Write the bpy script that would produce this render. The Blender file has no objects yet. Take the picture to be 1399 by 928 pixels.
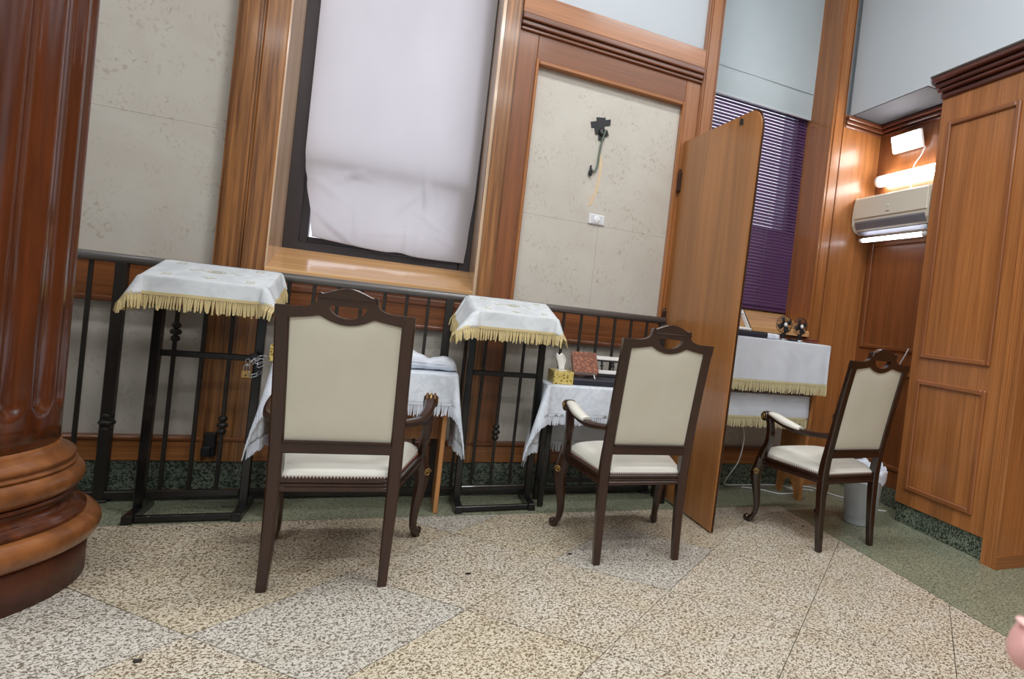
import bpy, bmesh, math, random
from mathutils import Vector, Matrix
random.seed(7)
S = bpy.context.scene
COL = S.collection
R = math.radians
PI = math.pi

# ------------------------------------------------------------------ camera
cd = bpy.data.cameras.new('camera'); cam = bpy.data.objects.new('camera', cd); COL.objects.link(cam)
ri = Vector((0.8904715, -0.4403054, 0.1148545)); dn = Vector((0.0963241, -0.0642913, -0.9932715)); fw = Vector((0.4447270, 0.8955433, -0.0148376))
mw = Matrix((ri, -dn, -fw)).transposed().to_4x4(); mw.translation = (0, 0, 1.15)
cam.matrix_world = mw
cd.sensor_width = 36; cd.lens = 848.86 / 1399 * 36
cd.shift_x = -276.25 / 1399; cd.shift_y = -5.4 / 1399
cd.clip_start = 0.01
cd.dof.use_dof = True; cd.dof.focus_distance = 3.2; cd.dof.aperture_fstop = 14
S.camera = cam

# ------------------------------------------------------------------ world, lights, exposure
wd = bpy.data.worlds.new('daylight'); S.world = wd; wd.use_nodes = True
wd.node_tree.nodes['Background'].inputs[0].default_value = (0.84, 0.88, 1.0, 1)
wd.node_tree.nodes['Background'].inputs[1].default_value = 1.9
def area(name, loc, rot, sx, sy, power, col):
    l = bpy.data.lights.new(name, 'AREA'); l.shape = 'RECTANGLE'; l.size = sx; l.size_y = sy; l.energy = power; l.color = col
    o = bpy.data.objects.new(name, l); COL.objects.link(o); o.location = loc; o.rotation_euler = rot; return o
for i, (x, y) in enumerate([(-2.2, 2.4), (0.6, 2.4), (-2.2, -0.4), (0.6, -0.4), (-2.2, -3.0), (0.6, -3.0), (2.2, 0.9)]):
    area('ceiling_fluorescent', (x, y, 4.52), (0, 0, 0), 1.3, 0.35, 60, (0.96, 0.98, 1.0))
S.view_settings.view_transform = 'Standard'; S.view_settings.look = 'None'
S.view_settings.exposure = 0.0; S.view_settings.gamma = 1; S.view_settings.use_curve_mapping = False

# ------------------------------------------------------------------ material helpers
MATS = {}
def srgb(r, g, b):
    f = lambda c: ((c / 255) / 12.92 if c / 255 <= 0.04045 else (((c / 255) + 0.055) / 1.055) ** 2.4)
    return (f(r), f(g), f(b), 1)
class NT:
    def __init__(s, name):
        s.m = bpy.data.materials.new(name); s.m.use_nodes = True; s.t = s.m.node_tree; s.n = s.t.nodes; s.b = s.n['Principled BSDF']; MATS[name] = s.m
    def node(s, t, **kw):
        n = s.n.new(t)
        for k, v in kw.items():
            if hasattr(n, k): setattr(n, k, v)
            else: n.inputs[k].default_value = v
        return n
    def link(s, a, b): s.t.links.new(a, b)
    def coord(s, scale=(1, 1, 1), out='Object'):
        c = s.node('ShaderNodeTexCoord'); m = s.node('ShaderNodeMapping'); m.inputs['Scale'].default_value = scale
        s.link(c.outputs[out], m.inputs[0]); return m.outputs[0]
    def noise(s, vec, scale, detail=3, dist=0, rough=.5):
        n = s.node('ShaderNodeTexNoise'); n.inputs['Scale'].default_value = scale; n.inputs['Detail'].default_value = detail
        n.inputs['Distortion'].default_value = dist; n.inputs['Roughness'].default_value = rough; s.link(vec, n.inputs['Vector']); return n.outputs['Fac']
    def ramp(s, fac, stops):
        r = s.node('ShaderNodeValToRGB'); e = r.color_ramp.elements
        while len(e) < len(stops): e.new(.5)
        for q, (p, c) in zip(e, stops): q.position = p; q.color = c
        s.link(fac, r.inputs[0]); return r.outputs[0]
    def mix(s, fac, a, b, mode='MIX'):
        m = s.node('ShaderNodeMix', data_type='RGBA', blend_type=mode)
        for v, i in ((fac, 0), (a, 6), (b, 7)):
            if isinstance(v, (int, float)): m.inputs[i].default_value = v
            elif isinstance(v, tuple): m.inputs[i].default_value = v
            else: s.link(v, m.inputs[i])
        return m.outputs[2]
    def bump(s, h, strength=.2, dist=.01):
        b = s.node('ShaderNodeBump'); b.inputs['Strength'].default_value = strength; b.inputs['Distance'].default_value = dist
        s.link(h, b.inputs['Height']); s.link(b.outputs[0], s.b.inputs['Normal'])
    def set(s, **kw):
        for k, v in kw.items():
            k = k.replace('_', ' ')
            if isinstance(v, (int, float, tuple)): s.b.inputs[k].default_value = v
            else: s.link(v, s.b.inputs[k])
        return s.m
def plain(name, col, rough=.5, metal=0, coat=0, **kw):
    t = NT(name); t.set(Base_Color=col, Roughness=rough, Metallic=metal); t.b.inputs['Coat Weight'].default_value = coat
    for k, v in kw.items(): t.b.inputs[k.replace('_', ' ')].default_value = v
    return t.m
def wood(name, dark, light, axis='Z', rough=.3, coat=.25, fine=46, contrast=1.0, bmp=.03):
    t = NT(name); sc = {'X': (1.6, fine, fine), 'Y': (fine, 1.6, fine), 'Z': (fine, fine, 1.6)}[axis]
    sb = {'X': (.5, 7, 7), 'Y': (7, .5, 7), 'Z': (7, 7, .5)}[axis]
    n1 = t.noise(t.coord(sc), 1, 4, .4, .6); n2 = t.noise(t.coord(sb), 1, 3, .8)
    mid = tuple((a + b) / 2 for a, b in zip(dark, light))
    c1 = t.ramp(n1, [(.5 - .2 / contrast, dark), (.5, mid), (.5 + .2 / contrast, light)])
    c2 = t.ramp(n2, [(.3, (.68, .64, .6, 1)), (.7, (1.12, 1.1, 1.08, 1))])
    c = t.mix(.8, c1, c2, 'MULTIPLY'); 
    if bmp: t.bump(n1, bmp, .002)
    t.b.inputs['Coat Weight'].default_value = coat; t.b.inputs['Coat Roughness'].default_value = .12
    return t.set(Base_Color=c, Roughness=rough)
for ax in 'XYZ':
    wood('honey_wood_' + ax, srgb(140, 85, 43), srgb(190, 126, 72), ax, .34, .25, 80, .7)
    wood('red_wood_' + ax, srgb(108, 62, 31), srgb(154, 94, 52), ax, .36, .12, 80, .7)
    wood('bead_wood_' + ax, srgb(124, 72, 38), srgb(168, 106, 60), ax, .3, .3, 80, .7)  # darker than honey wood: shadow lines of the pier panels put into the colour
    wood('striped_wood_' + ax, srgb(98, 56, 26), srgb(182, 126, 72), ax, .32, .25, 60, 1.1)
wood('column_wood', srgb(64, 29, 13), srgb(104, 52, 25), 'Z', .22, .5, 22, .8)
wood('plinth_wood', srgb(70, 33, 17), srgb(100, 52, 27), 'X', .5, 0, 16, .6, 0)
wood('column_base_wood', srgb(108, 64, 34), srgb(158, 100, 55), 'X', .3, .3, 16, .8)
wood('moulding_wood', srgb(92, 52, 33), srgb(132, 80, 52), 'X', .3, .3)
wood('moulding_wood_Y', srgb(72, 34, 26), srgb(108, 56, 42), 'Y', .3, .3)
wood('sill_wood', srgb(204, 156, 100), srgb(226, 182, 130), 'X', .16, .6, 20, .7, 0)  # orange-beige lacquer, lightened further to include reflected daylight
wood('reveal_wood', srgb(214, 182, 148), srgb(232, 204, 174), 'Z', .22, .6, 20, .7, 0)  # light varnish whose extra paleness stands in for daylight gloss
wood('panel_wood', srgb(156, 102, 54), srgb(188, 130, 76), 'Z', .36, .2, 110, .6)
wood('beech_wood', srgb(168, 112, 62), srgb(196, 140, 86), 'Z', .4, .1, 50)
wood('walnut', srgb(36, 18, 11), srgb(62, 33, 19), 'Z', .3, .25, 60, .5, 0)
wood('dark_walnut', srgb(30, 17, 12), srgb(50, 28, 19), 'Z', .22, .5, 60, .5, 0)
def make_marble(name, base, dark):
    t = NT(name); v = t.coord(); n = t.noise(v, 3, 6, .8, .6); p = t.noise(t.coord((1, 1, .7)), 55, 3, .6, .6); q = t.noise(v, 7, 2)
    c = t.ramp(n, [(.3, dark), (.65, base)])
    pit = t.ramp(p, [(.36, (.74, .68, .62, 1)), (.46, (1, 1, 1, 1))]); msk = t.ramp(q, [(.45, (0, 0, 0, 1)), (.62, (1, 1, 1, 1))])
    c = t.mix(msk, c, t.mix(.8, c, pit, 'MULTIPLY')); t.bump(p, .08, .002)
    return t.set(Base_Color=c, Roughness=.48)
make_marble('travertine', srgb(203, 198, 187), srgb(194, 187, 176))
def terrazzo(name, base, base2, fleck, cover, scale=112):
    t = NT(name); v = t.coord((1, 1, 1)); n = t.noise(v, scale, 1, 1.1, .5); b = t.noise(v, 6, 2); n3 = t.noise(v, scale * 2.3, 2, 1)
    m = t.ramp(n, [(cover - .03, (1, 1, 1, 1)), (cover + .02, (0, 0, 0, 1))])
    base_c = t.mix(t.ramp(b, [(.35, (0, 0, 0, 1)), (.65, (1, 1, 1, 1))]), base, base2)
    base_c = t.mix(.35, base_c, t.ramp(n3, [(.35, (.6, .58, .52, 1)), (.6, (1.1, 1.1, 1.1, 1))]), 'MULTIPLY')
    c = t.mix(m, base_c, fleck)
    t.b.inputs['Coat Weight'].default_value = .15
    return t.set(Base_Color=c, Roughness=.4)
FL = srgb(112, 98, 78)
terrazzo('terrazzo_cream', srgb(214, 206, 191), srgb(208, 197, 176), FL, .475)
terrazzo('terrazzo_yellow', srgb(213, 203, 183), srgb(208, 196, 172), srgb(116, 101, 76), .475)
terrazzo('terrazzo_grey', srgb(209, 204, 194), srgb(203, 197, 184), srgb(112, 104, 92), .475)
terrazzo('terrazzo_tan', srgb(209, 198, 179), srgb(203, 190, 167), srgb(110, 95, 72), .475)
terrazzo('terrazzo_green', srgb(154, 156, 132), srgb(142, 147, 124), srgb(92, 98, 80), .48, 105)
terrazzo('granite_green', srgb(130, 138, 120), srgb(108, 119, 104), srgb(46, 56, 48), .5, 80)
plain('joint', srgb(84, 76, 64), .9)
plain('black_metal', srgb(15, 14, 14), .28, .1, .3)
plain('rail_metal', srgb(104, 100, 98), .36, .3, .2)
plain('rail_dark', srgb(48, 44, 40), .42, .3)
plain('frame_metal', srgb(62, 56, 58), .4, .2)
plain('white_paint', srgb(192, 200, 206), .7)
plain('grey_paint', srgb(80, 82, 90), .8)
plain('ceiling_paint', srgb(225, 226, 222), .9)
plain('white_plastic', srgb(228, 228, 228), .35)
plain('ac_plastic', srgb(214, 208, 192), .35)
plain('grey_plastic', srgb(120, 120, 128), .4)
plain('black_plastic', srgb(22, 22, 24), .45)
plain('navy_cover', srgb(34, 32, 44), .5)
plain('steel', srgb(190, 190, 194), .28, .9)
plain('brass', srgb(186, 150, 92), .35, .7)
plain('gold_paint', srgb(176, 142, 80), .35, .6)
plain('brown_gilt', srgb(120, 84, 46), .35, .3)
plain('hinge_metal', srgb(70, 46, 38), .4, .4)
plain('gold_thread', srgb(206, 187, 136), .7)
plain('pale_gold_thread', srgb(200, 190, 148), .75)
plain('white_thread', srgb(214, 220, 230), .75)
plain('paper', srgb(232, 230, 226), .8)
plain('plaster_scar', srgb(222, 198, 164), .9)
plain('wall_wire', srgb(104, 118, 104), .5)
plain('bin_plastic', srgb(214, 217, 226), .3)
plain('pebble', srgb(44, 38, 32), .7)
plain('skin', srgb(232, 176, 170), .45, Subsurface_Weight=.15)
plain('brown_plastic', srgb(120, 62, 44), .4)
def emit(name, col, st):
    t = NT(name); t.b.inputs['Emission Color'].default_value = col; t.b.inputs['Emission Strength'].default_value = st; t.set(Base_Color=(.9, .9, .9, 1)); return t.m
emit('lamp_glow', (1, .97, .93, 1), 22)
emit('tube_glow', (.86, .9, 1, 1), 10)
def fabric(name, a, b, scale, rough=.9, bump=.15, sheen=0.1):
    t = NT(name); v = t.coord(); n = t.noise(v, scale, 3, 1.2); w = t.noise(v, scale * 14, 2)
    c = t.ramp(n, [(.4, a), (.6, b)]); t.bump(w, bump, .001); t.b.inputs['Sheen Weight'].default_value = sheen
    return t.set(Base_Color=c, Roughness=rough)
fabric('cream_leather', srgb(204, 199, 182), srgb(207, 202, 186), 5, .55, .12, 0)
fabric('pale_leather', srgb(219, 216, 204), srgb(223, 220, 209), 5, .5, .1, 0)
fabric('damask', srgb(208, 216, 226), srgb(224, 230, 238), 26, .6)
fabric('satin_cloth', srgb(206, 212, 216), srgb(222, 227, 230), 9, .6)
fabric('grey_cloth', srgb(204, 210, 219), srgb(210, 216, 224), 6, .7)
fabric('towel_cloth', srgb(216, 222, 232), srgb(226, 231, 240), 20, .9)
fabric('bag_film', srgb(206, 212, 224), srgb(226, 230, 240), 12, .3)
def leather():
    t = NT('embossed_leather'); v = t.coord(); w = t.node('ShaderNodeTexVoronoi', feature='DISTANCE_TO_EDGE'); w.inputs['Scale'].default_value = 34; t.link(v, w.inputs['Vector'])
    c = t.ramp(w.outputs['Distance'], [(.0, srgb(96, 50, 30)), (.18, srgb(146, 86, 58)), (.5, srgb(158, 98, 68))]); t.bump(w.outputs['Distance'], .5, .004)
    return t.set(Base_Color=c, Roughness=.45)
leather()
def giltpaper():
    t = NT('gilt_card'); v = t.coord(); w = t.node('ShaderNodeTexVoronoi'); w.inputs['Scale'].default_value = 62; t.link(v, w.inputs['Vector'])
    c = t.ramp(w.outputs['Distance'], [(.2, srgb(120, 86, 30)), (.34, srgb(206, 178, 88)), (.6, srgb(226, 204, 128))]); return t.set(Base_Color=c, Roughness=.35, Metallic=.3)
giltpaper()
def curtain_mat(name, col, trans):
    t = NT(name); v = t.coord(); n = t.noise(v, 160, 2); b = t.noise(t.coord((1, 1, .6)), 3, 3)
    c = t.mix(t.ramp(b, [(.35, (0, 0, 0, 1)), (.7, (1, 1, 1, 1))]), col, tuple(x * .93 for x in col[:3]) + (1,)); t.bump(n, .15, .001)
    t.set(Base_Color=c, Roughness=.9)
    tr = t.node('ShaderNodeBsdfTranslucent'); t.link(c, tr.inputs[0]); mx = t.node('ShaderNodeMixShader'); mx.inputs[0].default_value = trans
    t.link(t.b.outputs[0], mx.inputs[1]); t.link(tr.outputs[0], mx.inputs[2]); t.link(mx.outputs[0], t.n['Material Output'].inputs[0]); return t.m
curtain_mat('curtain_cloth', srgb(216, 212, 216), .42)
curtain_mat('shade_cloth', srgb(190, 202, 207), .06)
def glass():
    t = NT('glass'); tr = t.node('ShaderNodeBsdfTransparent'); gl = t.node('ShaderNodeBsdfGlossy'); gl.inputs['Roughness'].default_value = .02
    mx = t.node('ShaderNodeMixShader'); mx.inputs[0].default_value = .08; t.link(tr.outputs[0], mx.inputs[1]); t.link(gl.outputs[0], mx.inputs[2]); t.link(mx.outputs[0], t.n['Material Output'].inputs[0])
glass()
plain('slat_purple', srgb(82, 54, 92), .35)
def M(n): return MATS[n]

# ------------------------------------------------------------------ geometry helpers
def tag(o, label=None, cat=None, group=None, kind=None):
    if label: o['label'] = label
    if cat: o['category'] = cat
    if group: o['group'] = group
    if kind: o['kind'] = kind
    return o
def empty(name, loc=(0, 0, 0), rz=0, label=None, cat=None, group=None):
    o = bpy.data.objects.new(name, None); COL.objects.link(o); o.location = loc; o.rotation_euler = (0, 0, rz); o.empty_display_size = .1
    return tag(o, label, cat, group)
class MB:
    def __init__(s): s.v = []; s.f = []; s.sm = []
    def add(s, vs, fs, smooth=False):
        k = len(s.v); s.v += [tuple(v) for v in vs]; s.f += [tuple(i + k for i in f) for f in fs]; s.sm += [smooth] * len(fs); return s
    def box(s, x0, x1, y0, y1, z0, z1, bev=0):
        if bev <= 0:
            vs = [(x, y, z) for z in (z0, z1) for y in (y0, y1) for x in (x0, x1)]
            return s.add(vs, [(0, 2, 3, 1), (4, 5, 7, 6), (0, 1, 5, 4), (1, 3, 7, 5), (3, 2, 6, 7), (2, 0, 4, 6)])
        bm = bmesh.new(); bmesh.ops.create_cube(bm, size=1)
        for v in bm.verts: v.co = Vector(((x0 + x1) / 2 + v.co.x * (x1 - x0), (y0 + y1) / 2 + v.co.y * (y1 - y0), (z0 + z1) / 2 + v.co.z * (z1 - z0)))
        bmesh.ops.bevel(bm, geom=bm.edges[:], offset=bev, segments=2 if bev > .006 else 1, affect='EDGES', profile=.5)
        return s.bm(bm)
    def bm(s, bm, smooth=False):
        bm.verts.index_update(); s.add([v.co[:] for v in bm.verts], [[v.index for v in f.verts] for f in bm.faces], smooth); bm.free(); return s
    def loft(s, rings, closed=False, caps=True, smooth=True):
        n = len(rings[0]); vs = [p for r in rings for p in r]; fs = []; m = len(rings)
        for i in range(m if closed else m - 1):
            j = (i + 1) % m
            for k in range(n): fs.append((i * n + k, i * n + (k + 1) % n, j * n + (k + 1) % n, j * n + k))
        s.add(vs, fs, smooth)
        if caps and not closed:
            b = len(s.v) - len(vs)
            s.f += [tuple(b + k for k in range(n - 1, -1, -1)), tuple(b + (m - 1) * n + k for k in range(n))]; s.sm += [False, False]
        return s
    def sweep(s, pts, sizes, shape='rect', n=10, up=(0, 0, 1), closed=False, cham=.22, smooth=True):
        pts = [Vector(p) for p in pts]; rings = []; m = len(pts)
        if not isinstance(sizes, list): sizes = [sizes] * m
        prev = None
        for i, p in enumerate(pts):
            a = pts[(i - 1) % m] if closed or i > 0 else p; b = pts[(i + 1) % m] if closed or i < m - 1 else p
            t = (b - a).normalized()
            u = Vector(up) if prev is None or shape == 'rect' else prev
            side = t.cross(u)
            if side.length < 1e-4: side = t.cross(Vector((1, 0, 0)) if abs(t.x) < .9 else Vector((0, 1, 0)))
            side.normalize(); u2 = side.cross(t).normalized(); prev = u2
            w, h = sizes[i] if isinstance(sizes[i], (tuple, list)) else (sizes[i], sizes[i])
            if shape == 'rect':
                c = cham * min(w, h); W, Hh = w / 2, h / 2
                prof = [(W, Hh - c), (W - c, Hh), (-W + c, Hh), (-W, Hh - c), (-W, -Hh + c), (-W + c, -Hh), (W - c, -Hh), (W, -Hh + c)]
            else: prof = [(w / 2 * math.cos(2 * PI * k / n), h / 2 * math.sin(2 * PI * k / n)) for k in range(n)]
            rings.append([p + side * x + u2 * y for x, y in prof])
        return s.loft(rings, closed, True, smooth and shape != 'rect')
    def vsec(s, nodes, cham=.2):
        # nodes (x, y, z, w, d): rectangular sections held level, lofted upwards
        rings = []
        for x, y, z, w, d in nodes:
            W, D, c = w / 2, d / 2, cham * min(w, d)
            rings.append([(x + a, y + b, z) for a, b in ((W, D - c), (W - c, D), (-W + c, D), (-W, D - c), (-W, -D + c), (-W + c, -D), (W - c, -D), (W, -D + c))])
        return s.loft(rings, False, True, False)
    def lathe(s, prof, c=(0, 0, 0), n=16, axis='Z', smooth=True):
        rings = []
        for r, h in prof:
            ring = []
            for k in range(n):
                a = 2 * PI * k / n; x, y = r * math.cos(a), r * math.sin(a)
                q = {'Z': (x, y, h), 'Y': (x, h, -y), 'X': (h, x, y)}[axis]
                ring.append((c[0] + q[0], c[1] + q[1], c[2] + q[2]))
            rings.append(ring)
        return s.loft(rings, False, True, smooth)
    def prism(s, poly, a0, a1, axis='Z', smooth=False):
        f = {'Z': lambda p, h: (p[0], p[1], h), 'Y': lambda p, h: (p[0], h, p[1]), 'X': lambda p, h: (h, p[0], p[1])}[axis]
        return s.loft([[f(p, a0) for p in poly], [f(p, a1) for p in poly]], False, True, smooth)
    def cells(s, quads, fn, thick):
        # quads of (u, w) points; fn(u, w, t) gives 3D for t = 0 / 1
        key = {}; pts = []
        def idx(p):
            k = (round(p[0], 5), round(p[1], 5))
            if k not in key: key[k] = len(pts); pts.append(p)
            return key[k]
        fs = []
        for q in quads:
            ids = []
            for p in q:
                i = idx(p)
                if i not in ids: ids.append(i)
            if len(ids) > 2: fs.append(ids)
        n = len(pts); vs = [fn(p[0], p[1], 0) for p in pts] + [fn(p[0], p[1], 1) for p in pts]
        edges = {}
        for f in fs:
            for a, b in zip(f, f[1:] + f[:1]): edges[(a, b)] = 1
        faces = [tuple(f) for f in fs] + [tuple(i + n for i in reversed(f)) for f in fs]
        for (a, b) in edges:
            if (b, a) not in edges: faces.append((b, a, a + n, b + n))
        return s.add(vs, faces)
    def build(s, name, mat, parent=None, kind=None, loc=None):
        me = bpy.data.meshes.new(name); me.from_pydata(s.v, [], s.f); me.polygons.foreach_set('use_smooth', s.sm)
        bm = bmesh.new(); bm.from_mesh(me); bmesh.ops.recalc_face_normals(bm, faces=bm.faces[:]); bm.to_mesh(me); bm.free()
        me.materials.append(M(mat) if isinstance(mat, str) else mat); me.update()
        o = bpy.data.objects.new(name, me); COL.objects.link(o)
        if parent: o.parent = parent
        if loc: o.location = loc
        if kind: o['kind'] = kind
        return o
def kids(o): return [c for c in bpy.data.objects if c.parent == o]
def copy_tree(o, parent=None):
    c = o.copy(); COL.objects.link(c)
    if parent: c.parent = parent; c.matrix_parent_inverse = Matrix.Identity(4)
    for ch in kids(o): copy_tree(ch, c)
    return c
def lerp(a, b, t): return a + (b - a) * t
def spline(pts, n=6):
    # Catmull-Rom through tuples of any length
    P = [pts[0]] + list(pts) + [pts[-1]]; out = []
    for i in range(1, len(P) - 2):
        for k in range(n):
            t = k / n
            out.append(tuple(.5 * ((2 * b) + (-a + c) * t + (2 * a - 5 * b + 4 * c - d) * t * t + (-a + 3 * b - 3 * c + d) * t ** 3) for a, b, c, d in zip(P[i - 1], P[i], P[i + 1], P[i + 2])))
    out.append(tuple(pts[-1])); return out
def struct(mb, name, mat, parent=None):
    o = mb.build(name, mat, parent)
    if not parent: o['kind'] = 'structure'
    return o

# ================================================================== SETTING
WY = 4.02
# ---- floor
floor = struct(MB().box(-5, 6, -5, 4.5, -.06, -.012), 'floor', 'joint')
BX, BY, TS = 2.364, 3.478, 0.577
r2 = math.sqrt(2)
def clip(poly, inside, inter):
    out = []
    for i, p in enumerate(poly):
        q = poly[(i + 1) % len(poly)]
        if inside(p): out.append(p)
        if inside(p) != inside(q): out.append(inter(p, q))
    return out
def clip_axis(poly, ax, lim, sign):
    def inter(p, q):
        t = (lim - p[ax]) / (q[ax] - p[ax]); return tuple(lerp(a, b, t) for a, b in zip(p, q))
    return clip(poly, lambda p: sign * (lim - p[ax]) >= 0, inter)
TINT = {(0, -4): 'terrazzo_yellow', (1, -4): 'terrazzo_tan', (2, -4): 'terrazzo_grey', (0, -3): 'terrazzo_grey', (1, -3): 'terrazzo_cream', (2, -3): 'terrazzo_yellow', (0, -2): 'terrazzo_yellow', (1, -2): 'terrazzo_cream', (2, -2): 'terrazzo_grey', (3, -2): 'terrazzo_tan', (-1, -4): 'terrazzo_grey', (-1, -3): 'terrazzo_cream', (-1, -2): 'terrazzo_yellow', (0, -5): 'terrazzo_tan', (1, -5): 'terrazzo_tan'}
def tile_mat(i, j): return TINT.get((j, i), 'terrazzo_cream')
D0, S0, g = -0.33, 1.338, .0017
for i in range(-8, 6):
    for j in range(-6, 5):
        d0, d1, s0, s1 = D0 + i * TS + g, D0 + (i + 1) * TS - g, S0 + j * TS + g, S0 + (j + 1) * TS - g
        poly = [((s + d) / r2, (s - d) / r2) for d, s in ((d0, s0), (d1, s0), (d1, s1), (d0, s1))]
        if min(p[1] for p in poly) > BY or max(p[1] for p in poly) < -.2 or min(p[0] for p in poly) > BX: continue
        poly = clip_axis(clip_axis(poly, 0, BX - g, 1), 1, BY - g, 1)
        if len(poly) < 3: continue
        dz = random.uniform(-.0005, .0003)
        MB().prism(poly, -.02, dz).build('tile', tile_mat(i, j), floor)
def slab(x0, x1, y0, y1):
    MB().box(x0, x1, y0, y1, -.02, 0, 0).build('border_slab', 'terrazzo_green', floor)
slab(-5, -.6, BY, 4.3); slab(-.598, 1.4, BY, 4.3); slab(1.402, BX, BY, 4.3)
slab(BX + .002, 3.6, BY, 4.3); slab(BX + .002, 3.6, 1.6, BY - .002); slab(BX + .002, 3.6, -.2, 1.598)
# ---- shell
wall = MB()
wall.box(-5, -.69, WY + .02, 4.7, 0, 4.6); wall.box(-.69, .345, WY + .02, 4.7, 0, 1.18); wall.box(-.69, .345, WY + .02, 4.7, 4.55, 4.6)
wall.box(.345, 1.77, WY + .02, 4.7, 0, 4.6); wall.box(1.77, 2.775, WY + .02, 4.7, 0, 1.18); wall.box(1.77, 2.775, WY + .02, 4.7, 4.55, 4.6); wall.box(2.775, 3.7, WY + .02, 4.7, 0, 4.6)
wall_back = struct(wall, 'wall_back', 'white_paint')
struct(MB().box(-5.1, -5, -5, 4.7, 0, 4.6), 'wall_left', 'white_paint')
struct(MB().box(-5.1, 3.7, -5.1, -5, 0, 4.6), 'wall_front', 'white_paint')
struct(MB().box(-5.1, 3.7, -5.1, 4.7, 4.6, 4.7), 'ceiling', 'ceiling_paint')
# marble slabs hung on the back wall
def marble(x0, x1, z0, z1): MB().box(x0, x1, WY, WY + .022, z0, z1, .0006).build('marble_slab', 'travertine', wall_back)
for x0, x1 in ((-2.7, -1.8045), (-1.8035, -.9)):
    marble(x0, x1, 1.14, 1.8625); marble(x0, x1, 1.8632, 2.9); marble(x0, x1, 2.902, 3.9)
for x0, x1 in ((-2.7, -1.9), (-1.898, -.895), (-.66, -.2), (-.198, .335), (.566, 1.06), (1.062, 1.7), (1.702, 2.3), (2.302, 3.25)): marble(x0, x1, .28, .95)
marble(.565, 1.0625, 1.12, 1.7155); marble(1.0633, 1.552, 1.12, 1.7155); marble(.565, 1.552, 1.7162, 2.625)
# upper painted board above the door bay
MB().box(.557, 1.66, WY, WY + .02, 3.02, 4.5).build('painted_board', 'white_paint', wall_back)
# baseboard: green stone with wood above
bb = struct(MB().box(-2.7, 3.25, 3.985, WY + .03, 0, .158, .002), 'baseboard_back', 'granite_green')
MB().box(-2.7, 3.25, 3.975, WY + .03, .16, .262, .003).build('wood_band', 'honey_wood_X', bb)
MB().box(-2.7, 3.25, 3.962, WY + .03, .262, .285, .006).build('bead', 'red_wood_X', bb)
# dado rail behind the handrail
dr = struct(MB().box(-2.7, 2.77, 3.985, WY + .03, .955, 1.14, .003), 'trim_1', 'red_wood_X')
MB().box(-2.7, 2.77, 3.968, WY + .03, .935, .962, .007).build('lower_bead', 'moulding_wood', dr)
MB().box(-2.7, -.9, 3.97, WY + .03, 1.135, 1.15, .005).build('upper_bead', 'moulding_wood', dr)
MB().box(-.68, .34, 3.975, WY + .03, 1.075, 1.115, .008).build('middle_bead', 'moulding_wood', dr)
# pilasters
def pilaster(n, x0, x1, z0, z1, mat='honey_wood_Z', y=3.97, low=None):
    w = x1 - x0
    prof = [(0, .0), (.03, -.0), (.03, .012), (.1, .012), (.1, .004), (.2, .004), (.2, -.006), (.8, -.006), (.8, .004), (.9, .004), (.9, .012), (.97, .012), (.97, 0), (1, 0)]
    poly = [(x0 + u * w, y + d) for u, d in prof] + [(x1, WY + .1), (x0, WY + .1)]
    return struct(MB().prism(poly, z0, z1), f'trim_{n}', mat)
p1 = pilaster(2, -.902, -.79, .16, 4.5, 'striped_wood_Z'); MB().prism([(-.79, 3.975), (-.782, 3.968), (-.69, 3.968), (-.682, 3.975), (-.682, 4.1), (-.79, 4.1)], .16, 4.5).build('casing', 'striped_wood_Z', p1)
p2 = pilaster(3, .337, .447, .16, 4.5, 'striped_wood_Z')
p3 = pilaster(4, 1.658, 1.767, .16, 4.5)
p4 = pilaster(5, 2.768, 2.882, .0, 4.5)
# door bay: stiles, rail, bead, head moulding
bay = struct(MB().box(.447, .56, 3.985, WY + .03, .16, 2.8, .003), 'trim_6', 'red_wood_Z')
MB().box(1.553, 1.66, 3.985, WY + .03, .16, 2.8, .003).build('stile', 'honey_wood_Z', bay)
MB().box(.56, 1.553, 3.985, WY + .03, 2.632, 2.8, .003).build('top_rail', 'red_wood_X', bay)
MB().box(.556, .576, 3.972, WY + .03, 1.12, 2.65, .006).build('bead', 'honey_wood_Z', bay)
MB().box(1.538, 1.558, 3.972, WY + .03, 1.12, 2.65, .006).build('bead', 'honey_wood_Z', bay)
MB().box(.576, 1.538, 3.972, WY + .03, 2.618, 2.645, .006).build('bead', 'honey_wood_X', bay)
for k, (z0, z1, y) in enumerate(((2.795, 2.818, 3.968), (2.82, 2.85, 3.952), (2.852, 2.892, 3.936))):
    MB().box(.45, 1.66, y, WY + .03, z0, z1, .007).build('moulding', 'moulding_wood', bay)
MB().box(.45, 1.66, 3.955, WY + .03, 2.894, 3.02, .004).build('head_board', 'honey_wood_X', bay)
# window 1
w1 = empty('window_1', (0, 4.35, 1.3)); w1['kind'] = 'structure'
w1i = Matrix.Translation((0, -4.35, -1.3))
def wpart(mb, name, mat, root=w1, off=(0, 4.35, 1.3)):
    o = mb.build(name, mat, root); o.location = (-off[0], -off[1], -off[2]); return o
FY0, FY1 = 4.345, 4.42
wpart(MB().box(-.68, -.602, FY0, FY1, 1.31, 4.54, .004), 'frame_side', 'frame_metal')
wpart(MB().box(.268, .338, FY0, FY1, 1.31, 4.54, .004), 'frame_side', 'frame_metal')
wpart(MB().box(-.61, .268, FY0, FY1, 1.31, 1.365, .004), 'frame_bottom', 'frame_metal')
wpart(MB().box(-.61, .268, FY0 + .012, FY1, 1.80, 1.87, .004), 'transom', 'frame_metal')
wpart(MB().box(-.61, -.56, FY0 + .02, FY1, 1.365, 1.80, .003), 'sash_side', 'frame_metal')
wpart(MB().box(.218, .268, FY0 + .02, FY1, 1.365, 1.80, .003), 'sash_side', 'frame_metal')
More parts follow.
